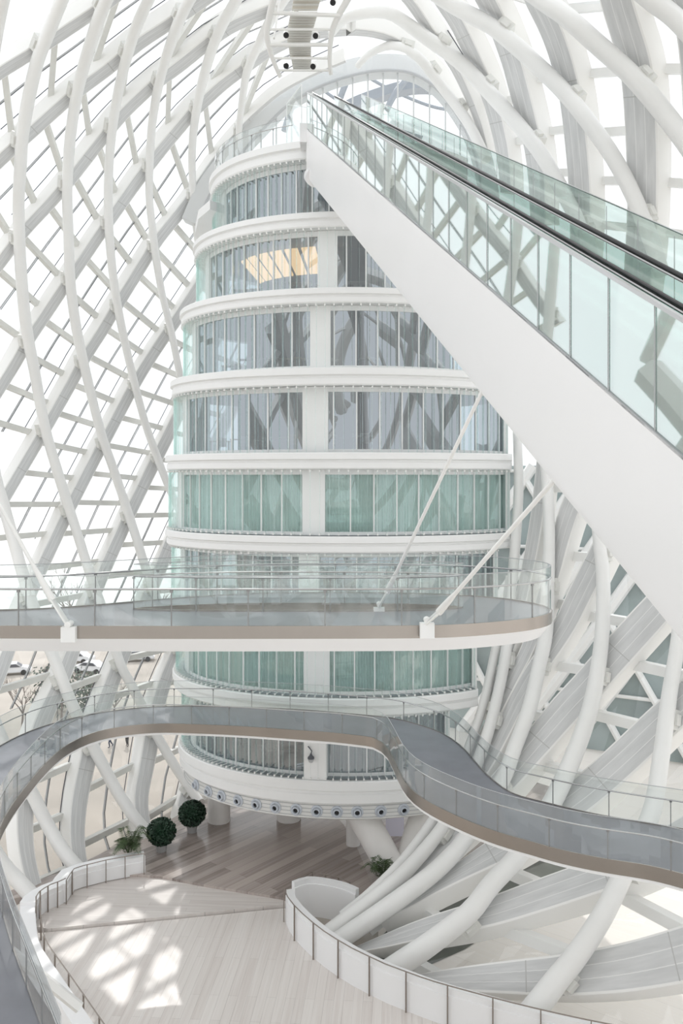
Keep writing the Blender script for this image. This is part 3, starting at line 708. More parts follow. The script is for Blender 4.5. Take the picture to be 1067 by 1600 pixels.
# columns under the tower
mb = MB(); mb.lathe((-8.55,60.3,FZ), [(.78,0),(.78,3.8)], 28); tag(mb.build('round_column', M['concrete'], None, True, origin=(-8.55,60.3,FZ)), 'stout round white column standing beside the farther topiary', 'column', 'columns under the tower')
mb = MB(); mb.lathe((-3.7,60.6,FZ), [(.85,0),(.85,3.8)], 28); tag(mb.build('round_column', M['concrete'], None, True, origin=(-3.7,60.6,FZ)), 'round white column mostly hidden by the vent ring, left of centre', 'column', 'columns under the tower')
mb = MB(); mb.lathe((.75,56.4,FZ), [(.45,0),(.45,3.8)], 24); tag(mb.build('round_column', M['concrete'], None, True, origin=(.75,56.4,FZ)), 'thin white column behind the splayed column', 'column', 'columns under the tower')
vc = thing('splayed_column', 'V-shaped pair of thick white raking columns under the tower, behind the palm', 'column', (3.4,50.9,FZ))
for top, wdt in (((0.95,53.2,-20.3), .86), ((5.1,53.4,-20.3), .7)):
    mb = MB(); mb.tube([Vector((3.45,50.9,-24.0)), Vector((3.1,51.1,-23.4)) if top[0] < 2 else Vector((3.7,51.2,-23.4)), Vector(top)], [wdt,wdt,wdt*1.05], 20); mb.build('raking_leg', M['concrete'], vc, True, origin=(3.4,50.9,FZ))
mb = MB(); mb.box((3.55,57.5,-22.6), 1.2, .12, 2.6); tag(mb.build('reflection_panel', M['lav'], None, False, origin=(3.55,57.5,FZ)), 'pale lavender panel painted as a glass reflection between the splayed column legs', 'panel')  # added panel stands in for the floor reflected in glass
# camera dome on the facade
dc = thing('dome_camera', 'small dark dome security camera on a crooked arm at the lowest tower floor', 'camera', (-1.9,51.0,-16.4))
mb = MB(); mb.tube([Vector((-2.05,51.35,-16.0)),Vector((-1.95,51.05,-15.95)),Vector((-1.75,50.9,-16.15)),Vector((-1.8,50.9,-16.35))], .035, 8); mb.build('arm', M['dark'], dc, True, origin=(-1.9,51,-16.1))
mb = MB(); mb.lathe((-1.8,50.9,-16.85), [(.01,0),(.10,.03),(.16,.12),(.18,.24)], 16); mb.build('dome', M['greybar'], dc, True, origin=(-1.8,50.9,-16.8))
mb = MB(); mb.lathe((-1.8,50.9,-16.61), [(.20,0),(.19,.1),(.1,.18),(.05,.3)], 16); mb.build('housing', M['dark'], dc, True, origin=(-1.8,50.9,-16.6))

# ------------------------------------------------------------------ end arch and what stands beyond
arch = thing('end_arch', 'flat white arch frame with mullioned glass closing the hall behind the tower top', 'arch', (2,70,20))
ac = spline([(296,345),(318,296),(342,262),(372,226),(405,190),(445,152),(500,121),(560,102),(610,97),(650,103),(685,124),(715,158),(742,205),(760,262),(770,330)], 10)
DA = 71.0; secs = []; inner = []
for i, (x, y) in enumerate(ac):
    t = ac[min(i+1,len(ac)-1)]-ac[max(i-1,0)]; t /= np.hypot(*t); pr = np.array([t[1], -t[0]])
    o1 = P(x+pr[0]*13, y+pr[1]*13, DA); i1 = P(x-pr[0]*13, y-pr[1]*13, DA); inner.append(i1)
    q = (i1-o1).normalized()
    secs.append([o1, i1, i1+Vector((0,.25,0)), i1+Vector((0,1.6,0)), o1+Vector((0,1.6,0))])
mb = MB(); mb.sweep(secs); mb.build('arch_frame', M['archp'], arch, True, origin=inner[7])
mb = MB(); mb.tube([p+Vector((0,-.02,0)) for p in inner], .12, 6); mb.build('arch_seal', M['greybar'], arch, True, origin=inner[7])
first = None
for x in (383,407,431,455,480,504,527,551,575,599,622,647,672,697,720):
    k = int(np.argmin([abs((CX+F*p.x/p.y)-x) for p in inner])); top = inner[k]
    mb = MB(); xx = (x-CX)*DA/F; mb.box((xx, DA+.5, (top.z+14)/2), .13, .16, top.z-14); mb.build('arch_mullion', M['archp'], arch, False, origin=(xx,DA+.5,14))
mb = MB(); b0 = [(p.x, DA+.6, p.z) for p in inner]; n = len(b0); mb.add(b0+[(b0[0][0],DA+.6,13.8),(b0[-1][0],DA+.6,13.8)][::-1], [tuple(range(n+2))]); mb.build('arch_glass', M['skin_g'], arch, False, origin=(2,DA+.6,20))
for z, hh in ((18.6,.12),(21.9,.08)):
    pass
nxt = thing('neighbouring_roof', 'shade-tinted blue-grey ribs of the neighbouring roof seen through the glass of the end arch', 'roof', (2,80,30))
def far_arc(label, px, dist, r, m='girder', box=True):
    a = spline(px, 14); pts = [P(x, y, dist) for x, y, _ in a]; rad = [w_/2*dist/F for _,_,w_ in a]; mb = MB()
    if box:
        secs = []
        for i, p in enumerate(pts):
            t = (pts[min(i+1,len(pts)-1)]-pts[max(i-1,0)]).normalized(); s_ = t.cross(Vector((0,1,0))).normalized()*rad[i]
            secs.append([p-s_, p+s_, p+s_+Vector((0,1.5,0)), p-s_+Vector((0,1.5,0))])
        mb.sweep(secs)
    else: mb.tube(pts, rad, 10)
    return mb.build('tube_rib' if not box else 'broad_rib', M['farrib'], nxt, True, origin=pts[len(pts)//2])
far_arc('broad shaded rib arching behind the glass of the end arch', [(500,205,16),(525,176,16),(552,160,16),(590,145,15),(630,133,14),(670,130,13),(710,138,12)], 80, 1)
far_arc('thin rib beyond the end arch, left of its centre', [(444,205,10),(450,185,10),(456,165,10),(470,130,10)], 79, 1, box=False)
far_arc('short leaning tube beyond the arch, beneath the crown', [(523,185,10),(531,155,10),(545,118,10)], 79, 1, box=False)
far_arc('leaning tube beyond the arch, right of the crown', [(604,172,10),(618,145,10),(645,112,10)], 79, 1, box=False)
far_arc('slanting bar beyond the end arch crossing rightwards', [(490,130,5),(540,165,5),(600,195,5),(660,215,5)], 84, 1, box=False)
far_arc('upper slanting bar beyond the end arch', [(560,112,5),(610,140,5),(670,165,5),(720,175,5)], 86, 1, box=False)

# ------------------------------------------------------------------ escalator
HS = 3.01; SX, SZ = -.1945, .5377
def epos(d, w_=0.0, h=0.0):   # w to the right of the near side, h above the top edge of the side cladding
    return Vector((5.216+SX*(d-13.2)+w_*.9816, d+w_*.191, .293+SZ*(d-13.2)+h))
esc = thing('escalator', 'long white-clad glass-sided escalator rising from the lower right to the tower roof', 'escalator', epos(13.2,1.6,-HS))
ds = list(np.linspace(5.0, 49.3, 24))
def top_curve(w_, h):
    pts = [epos(d, w_, h) for d in ds]; e = pts[-1]
    pts += [epos(50.3, w_, h)+Vector((0,0,-.10)), Vector((e.x-.42, e.y+2.1, e.z+.80)), Vector((e.x-.75, e.y+4.0, e.z+.86))]
    return pts
# side cladding (box girder with rounded lower edge)
secs = []
W = 3.3
for d in list(np.linspace(5, 49.8, 26))+[50.6]:
    p = epos(d); q = epos(d, W)
    secs.append([p, p+Vector((0,0,-HS+.35)), p+Vector((.06,0,-HS+.12)), p+Vector((.22,.02,-HS)), q+Vector((-.22,0,-HS)), q+Vector((-.06,0,-HS+.12)), q+Vector((0,0,-HS+.35)), q, q+Vector((-.18,0,0)), q+Vector((-.18,0,-1.0)), p+Vector((.18,0,-1.0)), p+Vector((.18,0,0))])
mb = MB(); mb.sweep(secs); mb.build('side_cladding', M['clad'], esc, True, origin=epos(30,0,-HS))
pe = epos(50.5); 
mb = MB(); mb.tube([epos(49.6,.35,-HS+.35), epos(50.6,.35,-HS+.25)], [.55,.5], 16); mb.build('end_bearing', M['clad'], esc, True, origin=pe)
mb = MB(); mb.box(epos(51.6,1.65,-.75)+Vector((0,0,-.1)), 3.6, 3.0, 1.1); mb.build('landing', M['clad'], esc, False, origin=epos(51.6,1.65,-1))
def strip(w_, h0, h1, th, name, m, dd=None):
    secs = []
    for d in (dd if dd is not None else list(np.linspace(5, 50.4, 24))):
        p = epos(d, w_, 0); secs.append([p+Vector((0,0,h0)), p+Vector((0,0,h1)), p+Vector((th,0,h1)), p+Vector((th,0,h0))])
    mb = MB(); mb.sweep(secs); return mb.build(name, m, esc, False, origin=epos(30,w_,h0))
strip(.03, .02, 2.05, .03, 'outer_glass', M['esc_g'])
strip(3.24, .02, 2.28, .03, 'far_outer_glass', M['far_g'])
strip(.30, -.6, 1.12, .03, 'inner_panel', M['inner'])
strip(.0, 2.05, 2.13, .07, 'glass_cap', M['rail'])
strip(3.22, 2.28, 2.31, .05, 'glass_cap', M['rail'])
strip(.0, -.04, .02, .10, 'base_trim', M['step'])
for w_, nm, hb in ((.42,'balustrade_glass',2.0),(1.62,'balustrade_glass',2.0)):
    strip(w_, 1.15, hb, .025, nm, M['far_g'])
for w_, h in ((.30,2.16),(.46,2.08),(1.62,2.08)):
    mb = MB(); pts = [epos(d, w_, h) for d in np.linspace(5, 50.2, 20)]; mb.tube(pts, .045 if w_ > .35 else .03, 8); mb.build('handrail', M['rubber'], esc, True, origin=pts[10])
    mb = MB(); mb.tube([p+Vector((.0,0,-.09)) for p in pts], .035, 8); mb.build('handrail_base', M['rail'], esc, True, origin=pts[10])
for w_ in (.46, 1.62): strip(w_-.06, 1.06, 1.15, .14, 'skirt', M['frame'])
def steps(w0, w1, name):
    mb = MB()
    for k in range(110):
        d = 5.5+k*.41; p = epos(d, (w0+w1)/2, .72); mb.box(p, w1-w0, .41, .20, Matrix.Rotation(.1945,3,'Z'))
    mb.build(name, M['step'], esc, False, origin=epos(30,(w0+w1)/2,0))
steps(.52, 1.55, 'step_band')
strip(1.85, -.2, -.1, 1.2, 'service_deck', M['step'])
# glass joints
mb = MB(); j0 = epos(8, .015, 1.03); mb.box(j0, .02, .010, 2.06); jt = mb.build('glass_joint', M['greybar'], esc, False, origin=j0)
for d in np.arange(9.5, 50, 1.5):
    dup(jt, epos(d, .015, 1.03), esc)
    dup(jt, epos(d, 3.24, 1.15), esc)
# glass wings at the head of the escalator
hw = thing('glass_windscreen', 'bright glass box screens around the escalator head on the tower roof', 'screen', epos(51,0,0))
for a_, b_, hh in (((-2.35,50.9,20.2),(-3.4,53.6,20.2),2.9),((-3.4,53.6,20.2),(-.6,54.6,20.2),2.9),((-.6,54.6,20.2),(1.5,53.4,20.2),2.6)):
    A = Vector(a_); B = Vector(b_); glass_path([A, (A+B)/2, B], 0, hh, .04, 'screen_glass', M['rail_g'], hw)
    mb = MB(); mb.bar(A+Vector((0,0,hh)), B+Vector((0,0,hh)), .06, .05); mb.bar(A, A+Vector((0,0,hh)), .05, .05); mb.build('screen_edge', M['frame'], hw, False, origin=A)

# ------------------------------------------------------------------ walkways
def catclosed(pts, step=.6):
    a = [tuple(p) for p in pts]; n = len(a); out = []
    for i in range(n):
        p0,p1,p2,p3 = [np.array(a[(i+k-1) % n], float) for k in range(4)]; m = max(1, int(round(np.linalg.norm(p2-p1)/step)))
        for k in range(m):
            t = k/m; out.append(.5*((2*p1)+(-p0+p2)*t+(2*p0-5*p1+4*p2-p3)*t*t+(-p0+3*p1-3*p2+p3)*t**3))
    return out
# upper walkway
UZ = -4.2
uw = thing('upper_walkway', 'upper grey walkway with steel fascia and rounded end in front of the tower', 'walkway', (0,26,UZ))
outer = spl3([(-15.5,24.6,UZ),(-12,24.35,UZ),(-9.6,24.25,UZ),(-6,24.2,UZ),(-2,24.2,UZ),(2.3,24.3,UZ),(4.2,24.8,UZ),(5.6,25.6,UZ),(6.4,26.6,UZ),(6.6,27.7,UZ),(6.2,28.9,UZ),(5.2,30.0,UZ),(3.6,30.8,UZ),(1.5,31.2,UZ),(-2,31.2,UZ),(-4,30.7,UZ),(-6,29.6,UZ),(-8.4,28.0,UZ),(-10,27.3,UZ),(-12,27.1,UZ),(-15.5,27.3,UZ)], .5)
hole = [Vector((*p,)) for p in catclosed([(-6.6,27.45,UZ),(-4.5,27.05,UZ),(0,27.0,UZ),(2.4,27.1,UZ),(3.9,27.75,UZ),(2.4,28.4,UZ),(0,28.6,UZ),(-3.2,28.6,UZ),(-5.5,28.05,UZ)])]
import bmesh
def plate(outer, holes, z0, z1, name, m, parent):
    bm = bmesh.new(); 
    from mathutils.geometry import delaunay_2d_cdt
    V2 = [Vector((p.x,p.y)) for p in outer]; E = [(i,(i+1)%len(outer)) for i in range(len(outer))]
    for h_ in holes:
        k = len(V2); V2 += [Vector((p.x,p.y)) for p in h_]; E += [(k+i,k+(i+1)%len(h_)) for i in range(len(h_))]
    vo, eo, fo, _,_,_ = delaunay_2d_cdt(V2, E, [], 0, 1e-5)
    def inside(pt, poly):
        c = False; n = len(poly); j = n-1
        for i in range(n):
            a, b = poly[i], poly[j]
            if (a.y > pt[1]) != (b.y > pt[1]) and pt[0] < (b.x-a.x)*(pt[1]-a.y)/(b.y-a.y)+a.x: c = not c
            j = i
        return c
    mb = MB(); fs = []
    for f in fo:
        c = [sum(vo[i][k] for i in f)/len(f) for k in (0,1)]
        if inside(c, outer) and not any(inside(c, h_) for h_ in holes): fs.append(tuple(f))
    n = len(vo)
    mb.v = [(p[0],p[1],z1) for p in vo]+[(p[0],p[1],z0) for p in vo]
    mb.f = fs+[tuple(i+n for i in f[::-1]) for f in fs]
    from collections import Counter
    ec = Counter(); 
    for f in fs:
        for i in range(len(f)): ec[(f[i],f[(i+1)%len(f)])] += 1
    for (a, b) in list(ec):
        if (b,a) not in ec: mb.f.append((b,a,a+n,b+n))
    return mb.build(name, m, parent, False, origin=(outer[0].x, outer[0].y, z1))
plate(outer, [hole], UZ-.30, UZ-.01, 'deck', M['deck'], uw)
def fascia(path, z1, hgt, name, m, parent, closed=False, thick=.05, out=1, slope=0.0):
    secs = []; N = len(path)
    for i, p in enumerate(path):
        t = (path[(i+1) % N]-path[i-1]) if closed else (path[min(i+1,N-1)]-path[max(i-1,0)]); t.z = 0; t.normalize(); n = Vector((t.y,-t.x,0))*out
        secs.append([Vector((p.x,p.y,z1))+n*thick, Vector((p.x,p.y,z1-hgt))+n*(thick-slope), Vector((p.x,p.y,z1-hgt))-n*slope, Vector((p.x,p.y,z1))])
    mb = MB(); mb.sweep(secs, closed_path=closed); return mb.build(name, m, parent, True, origin=path[0])
fascia(outer, UZ+.03, .36, 'fascia', M['inox'], uw)
fascia(hole, UZ+.03, .36, 'fascia', M['inox'], uw, True, out=-1)
sof = fascia(outer, UZ-.33, .42, 'soffit_edge', M['clad'], uw, slope=.35)
plate([p+Vector((0,0,0)) for p in spl3([(-15.5,25.0,UZ),(-6,24.6,UZ),(2.3,24.7,UZ),(5.3,25.9,UZ),(6.2,27.7,UZ),(4.9,29.7,UZ),(1.5,30.8,UZ),(-4,30.3,UZ),(-8.4,27.6,UZ),(-15.5,26.9,UZ)], .8)], [hole], UZ-.76, UZ-.31, 'soffit', M['clad'], uw)
i_tip = int(np.argmin([(p-Vector((6.6,27.7,UZ))).length for p in outer]))
railing(uw, [p+Vector((0,0,0)) for p in outer], 1.05, 1.42, 2.15)
railing(uw, hole+[hole[0]], 1.05, 1.42, 2.1)

# lower walkway
LZ = -13.5
lw = thing('lower_walkway', 'lower S-curved grey walkway looping from the left edge to the right edge', 'walkway', (0,44,LZ))
inn = [(1150,1390),(1067,1366),(1014,1353),(939,1341),(880,1329),(825,1314),(780,1301),(739,1286),(705,1271),(675,1256),(648,1238),(630,1217),(617,1190),(607,1170),(597,1160),(583,1153),(555,1149),(518,1145),(461,1141),(405,1137),(352,1134),(300,1132),(258,1131),(216,1133),(171,1139),(138,1148),(108,1162),(85,1179),(62,1202),(43,1225),(20,1255),(0,1290),(-12,1330),(-10,1370),(0,1415),(17,1475),(38,1533),(62,1600),(95,1690)]
inner_w = [on_plane(x, y, LZ) for x, y in spline(inn, 16)]
out_ = [(1150,1312),(1067,1296),(1000,1285),(922,1271),(850,1254),(798,1239),(760,1211),(737,1185),(717,1164),(688,1145),(648,1131),(609,1122),(550,1116),(480,1110),(400,1106),(330,1104),(262,1104),(210,1107),(157,1114),(108,1124),(66,1136),(33,1149),(0,1166),(-60,1205),(-120,1270),(-150,1350),(-140,1450),(-110,1560),(-70,1690)]
outer_w = [on_plane(x, y, LZ) for x, y in spline(out_, 16)]
loop = inner_w+outer_w[::-1]
plate(loop, [], LZ-.45, LZ-.01, 'deck', M['deck'], lw)
fascia(inner_w, LZ+.03, .50, 'fascia', M['inox'], lw, out=-1)
fascia(outer_w, LZ+.03, .50, 'fascia', M['inox'], lw, out=1)
plate(loop, [], LZ-.60, LZ-.455, 'soffit', M['clad'], lw)
railing(lw, inner_w, 1.05, 1.5, 2.1)
railing(lw, outer_w, 1.05, 1.5, 2.3)

# hanger rods with forks
def hanger(label, foot, top, r=.055, s=1.0):
    foot = Vector(foot); top = Vector(top); d = (top-foot).normalized()
    t = thing('hanger_rod', label, 'rod', foot, 'hanger rods of the upper walkway')
    sd = d.cross(Vector((0,1,0))).normalized()
    mb = MB(); mb.tube([foot+d*.95*s, foot+d*1.1*s, foot+d*1.75*s, foot+d*2.1*s, top], [r*1.9,r*1.9,r*1.5,r,r], 12); mb.build('rod', M['steel'], t, True, origin=foot)
    mb = MB()
    for k in (-1,1): mb.bar(foot+Vector((0,k*.07,.1)), foot+Vector((0,k*.07,0))+d*1.0*s, .04, .17*s, Vector((0,1,0)) if True else None)
    mb.build('fork', M['steel'], t, False, origin=foot)
    mb = MB(); mb.box(foot+Vector((0,0,-.12)), .40*s, .24, .42*s); mb.build('anchor_block', M['slab'], t, False, origin=foot)
    mb = MB(); mb.tube([foot+Vector((0,-.16,.16)), foot+Vector((0,.16,.16))], .09*s, 12); mb.build('pin', M['steel'], t, True, origin=foot)
hanger('long white hanger rod leaning left above the upper walkway', P(108,984,24.1), P(-75,655,24.5))
hanger('white hanger rod anchored at the middle of the inner walkway edge', P(592,952,27.1), P(760,597,21.8), .05, .85)
hanger('white hanger rod anchored at the front edge near the walkway tip', P(667,978,24.1), P(866,750,18.0))

# ------------------------------------------------------------------ parapets with post rails
def parapet(label, base, h, thick, out=1, ramp=None):
    secs = []
    N = len(base)
    for i, p in enumerate(base):
        t = base[min(i+1,N-1)]-base[max(i-1,0)]; t.z = 0; t.normalize(); n = Vector((t.y,-t.x,0))*out
        hh = h if not hasattr(h,'__call__') else h(i/(N-1))
        up = Vector((0,0,1))
        secs.append([p+up*0, p+up*(hh-.3), p-n*.05+up*(hh-.28), p-n*.05+up*hh, p-n*(thick)+up*hh, p-n*thick])
    mb = MB(); mb.sweep(secs); o = mb.build('parapet', M['clad'], None, True, origin=base[0]); tag(o, label, 'parapet'); return o
parC = spl3(par, .8)
parapet('long curved white parapet wall edging the pale floor at the lower right', parC, lambda t: 1.75-.25*t, .38, out=1)
pr = thing('parapet_railing', 'slim bronze rail on tall posts along the long curved parapet', 'railing', parC[0])
def post_rail(parent, pts, h, post, r=.028, pw=.075):
    mb = MB(); mb.tube([p+Vector((0,0,h)) for p in pts], r, 8); mb.build('handrail', M['bronze'], parent, True, origin=pts[0])
    L = [0]
    for i in range(1,len(pts)): L.append(L[-1]+(pts[i]-pts[i-1]).length)
    mb = MB(); mb.box(pts[0]+Vector((0,0,h/2)), pw*.6, pw, h); po = mb.build('post', M['bronze'], parent, False, origin=pts[0])
    s = post; k = 0
    while s <= L[-1]+1e-3:
        while k < len(L)-2 and L[k+1] < s: k += 1
        t = (s-L[k])/(L[k+1]-L[k]); q = pts[k].lerp(pts[k+1], t); d = pts[k+1]-pts[k]; dup(po, q, parent, math.atan2(d.y,d.x)); s += post
edge = []
for i, p in enumerate(parC):
    t = parC[min(i+1,len(parC)-1)]-parC[max(i-1,0)]; t.z = 0; t.normalize(); edge.append(p-Vector((t.y,-t.x,0))*(-.09))
post_rail(pr, edge, 1.85, 2.05)
# pit wall behind the parapet
pw_ = spl3([(-2.6,48.4,FZ-1.5),(-1.9,48.9,FZ-1.5),(-.9,48.7,FZ-1.5),(.1,48.2,FZ-1.5),(.75,47.6,FZ-1.5)], .4)
parapet('short curved white wall round the stairwell behind the long parapet', pw_, 2.75, .3, out=1)
sr = thing('stair_rail', 'small brown rail with four posts behind the stairwell wall', 'railing', (-1.5,50,FZ))
post_rail(sr, [Vector((-2.2,49.6,FZ)),Vector((-1.7,50.3,FZ)),Vector((-.3,49.7,FZ)),Vector((.5,49.0,FZ))], 1.0, .85)
mb = MB(); mb.prism([(-2.6,44.9),(-2.7,48.2),(-1.5,48.7),(.6,47.5),(.2,45.5),(-1.2,43.6)], FZ-1.4, FZ-1.2); tag(mb.build('floor_grating', M['grille'], None, False, origin=(-1,46,FZ-1.3)), 'greenish grating at the bottom of the stairwell', 'grating')
# planter wall on the left
plw = [on_plane(x, y, FZ-.1) for x, y in ((104,1410),(116,1391),(130,1386),(146,1382),(165,1377),(186,1373),(207,1369),(227,1366))]
parapet('low white planter wall under the left potted palm', spl3(plw,.6), 1.05, .9, out=1)
pr2 = thing('planter_railing', 'bronze rail with seven posts in front of the white planter wall', 'railing', plw[0])
post_rail(pr2, [p+Vector((.05,-.2,0)) for p in spl3(plw,.6)], 1.35, 1.12)
plw2 = [on_plane(x, y, FZ-.2) for x, y in ((57,1441),(62,1433),(70,1427),(80,1421),(93,1416),(103,1411))]
parapet('low white wall between the planter and the curved left curb', spl3(plw2,.6), 1.1, .9, out=1)
pr3 = thing('curb_railing', 'close-set bronze posts turning the corner beside the left curb', 'railing', plw2[0])
post_rail(pr3, [p+Vector((.05,-.2,0)) for p in spl3(plw2,.6)], 1.5, .62)
wlc = spl3(wl, .8)
parapet('thick white curved curb wall along the left edge of the pale floor', wlc, 1.0, .8, out=-1)
pr4 = thing('floor_railing', 'pale slanting rail along the left side of the pale floor', 'railing', wlc[0])
post_rail(pr4, [p+Vector((.2,.05,0)) for p in wlc], 1.2, 2.0)

# ------------------------------------------------------------------ plants
def topiary(label, x, y, R):
    t = thing('topiary', label, 'potted plant', (x,y,FZ), 'topiary balls by the left wall')
    mb = MB(); mb.lathe((x,y,FZ), [(.30,0),(.31,.05),(.42,.62),(.45,.66),(.45,.72),(.38,.72)], 20); mb.build('pot', M['pot'], t, True, origin=(x,y,FZ))
    mb = MB(); mb.lathe((x,y,FZ+.62), [(.36,0),(.36,.05)], 16); mb.build('soil', M['soil'], t, False, origin=(x,y,FZ+.6))
    mb = MB(); mb.tube([Vector((x,y,FZ+.6)),Vector((x,y,FZ+1.2))], .07, 8); mb.build('stem', M['stem'], t, True, origin=(x,y,FZ+.6))
    c = Vector((x,y,FZ+.50+R*.86)); mb = MB(); rnd = random.Random(int(x*100))
    for k in range(2600):
        z = rnd.uniform(-1,1); a = rnd.uniform(0,2*math.pi); q = math.sqrt(1-z*z); n = Vector((q*math.cos(a), q*math.sin(a), z))
        bump = 1+.05*math.sin(7*a+3*z)*math.cos(9*z); p = c+Vector((n.x,n.y,n.z*.93))*R*bump*rnd.uniform(.84,1.0)
        u = n.cross(Vector((rnd.uniform(-1,1),rnd.uniform(-1,1),rnd.uniform(-1,1)))).normalized(); v = n.cross(u)
        tip = (n*.55+u*.6+v*rnd.uniform(-.3,.3)).normalized()*.16; s_ = v*.055
        mb.add([p-s_*.3, p+tip*.5+s_, p+tip, p+tip*.5-s_], [(0,1,2,3)])
    n = 14
    ps = [(math.sin(math.pi*i/10)*R*.85, -math.cos(math.pi*i/10)*R*.8) for i in range(11)]
    ps[0] = (.01, ps[0][1]); ps[-1] = (.01, ps[-1][1]); mb.lathe(c, ps, 18)
    mb.build('foliage', M['leaf'], t, False, origin=c)
topiary('round dark green topiary ball in a grey pot, nearer the planter', -11.55, 55.4, .87)
topiary('round dark green topiary ball in a grey pot, farther back by the column', -10.1, 58.4, .87)
def palm(label, x, y, z, h, n, lean=0.0, seed=3):
    t = thing('potted_palm', label, 'potted plant', (x,y,z)); rnd = random.Random(seed)
    mb = MB(); mb.lathe((x,y,z), [(.26,0),(.34,.45),(.36,.5),(.30,.5)], 16); mb.build('pot', M['rubber'], t, True, origin=(x,y,z))
    for k in range(n):
        a = 2*math.pi*k/n+rnd.uniform(-.3,.3); reach = rnd.uniform(.5,1.0)*h*.52; top = h*rnd.uniform(.6,1.0)
        ctrl = [Vector((x,y,z+.45)), Vector((x+math.cos(a)*reach*.25, y+math.sin(a)*reach*.25, z+top*.7)), Vector((x+math.cos(a)*reach*.7, y+math.sin(a)*reach*.7, z+top)), Vector((x+math.cos(a)*reach*1.2, y+math.sin(a)*reach*1.2, z+top*.78))]
        pts = spl3(ctrl, .08); mb = MB(); mb.tube(pts, .012, 4)
        for i in range(len(pts)//3, len(pts)-1):
            tg = (pts[i+1]-pts[i]).normalized(); s_ = tg.cross(Vector((0,0,1))).normalized(); fr = (i/len(pts)); ln = .42*math.sin(math.pi*min(1,max(.05,fr)))*(h/2.2)+.08
            for sg in (-1,1):
                e = pts[i]+(s_*sg*.8+tg*.7+Vector((0,0,-.35))).normalized()*ln; m_ = pts[i].lerp(e,.5)
                mb.add([pts[i], m_+tg*.03, e, m_-tg*.03], [(0,1,2,3)])
        mb.build('frond', M['palm'], t, False, origin=(x,y,z+.45))
palm('arching yellow-green potted palm on the white planter wall at the left', -13.1, 53.4, FZ-.15, 2.45, 16, seed=5)
palm('small dark potted palm in front of the splayed column', 2.35, 49.9, FZ, 2.1, 12, seed=9)

# ------------------------------------------------------------------ hanging service cradle under the roof
cr = thing('service_cradle', 'curved white service cradle with beige grilles hanging under the roof', 'cradle', P(470,50,38))
DC = 38.0
left = [(436,-40,12),(428,-5,11),(420,30,10),(417,55,9),(422,80,8),(431,105,7),(438,120,7)]
right = [(560,-40,12),(545,-5,11),(530,22,10),(520,45,9),(516,70,8),(515,95,7),(517,116,7)]
def cd_(y): return DC-2.2+(y+40)/160*3.4
for side in (left, right):
    a_ = spline(side, 9); mb = MB(); pts = [P(x,y,cd_(y)) for x,y,_ in a_]; mb.tube(pts, [w_/2*DC/F for _,_,w_ in a_], 12); mb.build('side_tube', M['steel'], cr, True, origin=pts[5])
def interp(side, y):
    ys = [s_[1] for s_ in side]; return float(np.interp(y, ys, [s_[0] for s_ in side]))
for y in (-18,20,46,70,91,110):
    A = P(interp(left,y),y,cd_(y)); B = P(interp(right,y),y+ (4 if y < 40 else 0),cd_(y)); mb = MB(); mb.tube([A,B], .09 if y in (20,70,-18) else .055, 8); mb.build('rung', M['steel'], cr, True, origin=A)
for k, (y0, y1, x0, x1, x2, x3) in enumerate(((-25,16,462,508,456,496),(22,43,454,496,450,490),(47,66,450,488,449,485),(72,88,451,486,453,486),(91,108,455,487,458,485))):
    q = [P(x0,y0,cd_(y0)+.2), P(x1,y0,cd_(y0)+.2), P(x3,y1,cd_(y1)+.5), P(x2,y1,cd_(y1)+.5)]
    mb = MB(); nn = (q[1]-q[0]).cross(q[3]-q[0]).normalized()*.12
    mb.add(q+[p+nn for p in q], [(0,1,2,3),(7,6,5,4),(0,4,5,1),(1,5,6,2),(2,6,7,3),(3,7,4,0)]); pan = mb.build('grille_panel', M['beige'], cr, False, origin=q[0])
    mb = MB(); ns = 5
    for s_ in range(ns+1):
        f = s_/ns; a_ = q[0].lerp(q[3], f); b_ = q[1].lerp(q[2], f); off = Vector((0,-.13,-.06))
        mb.bar(a_+off, b_+off, .06, .07)
    mb.build('slat', M['bar'], pan, False, origin=q[0])
for x, y in ((447,55),(493,56),(447,103),(489,104),(520,4)):
    c = P(x,y,cd_(y)-.35); mb = MB(); dv = Vector((.2 if x < 470 else -.2,-.8,-.6)).normalized(); mb.tube([c-dv*.3, c], [.10,.13], 14); sp = mb.build('spotlight', M['steel'], cr, True, origin=c)
    mb = MB(); mb.tube([c, c+dv*.03], [.125,.12], 14); mb.build('lens', M['black'], sp, True, origin=c)
for x, y in ((432,10),(428,60),(540,10)):
    A = P(x,y,cd_(y)); mb = MB(); mb.tube([A, A+Vector((.3,4,6))], .05, 8); mb.build('hanger', M['steel'], cr, True, origin=A)

# ------------------------------------------------------------------ courtyard facade seen through the glass at the right
cf = thing('courtyard_facade', 'opposite glass and lattice facade seen through the panes at the lower right', 'facade', (30,80,-24.9))
def cfp(u, v): return Vector((14+u*46, 84-u*26+v*v*3.0, -24.9+v*26))
mb = MB(); secs = [[cfp(u, v) for v in np.linspace(0,1,8)] for u in np.linspace(-.1,1,12)]; mb.sweep(secs, closed_sec=False, caps=False); mb.build('facade_glass', M['court_g'], cf, True, origin=(30,75,-24.9))
for k in range(13):
    u0 = -.25+k*.1
    for sg, r in ((.35,.55),(-.28,.32)):
        pts = [cfp(u0+(sg*v if sg > 0 else -sg*0+sg*v+.3), v)+Vector((0,-.5,0)) for v in np.linspace(0,1,9)]
        pts = [p for p in pts if 9 < p.x < 62]
        if len(pts) > 2: mb = MB(); mb.tube(pts, r, 8); mb.build('facade_rib', M['steel'], cf, True, origin=pts[0])
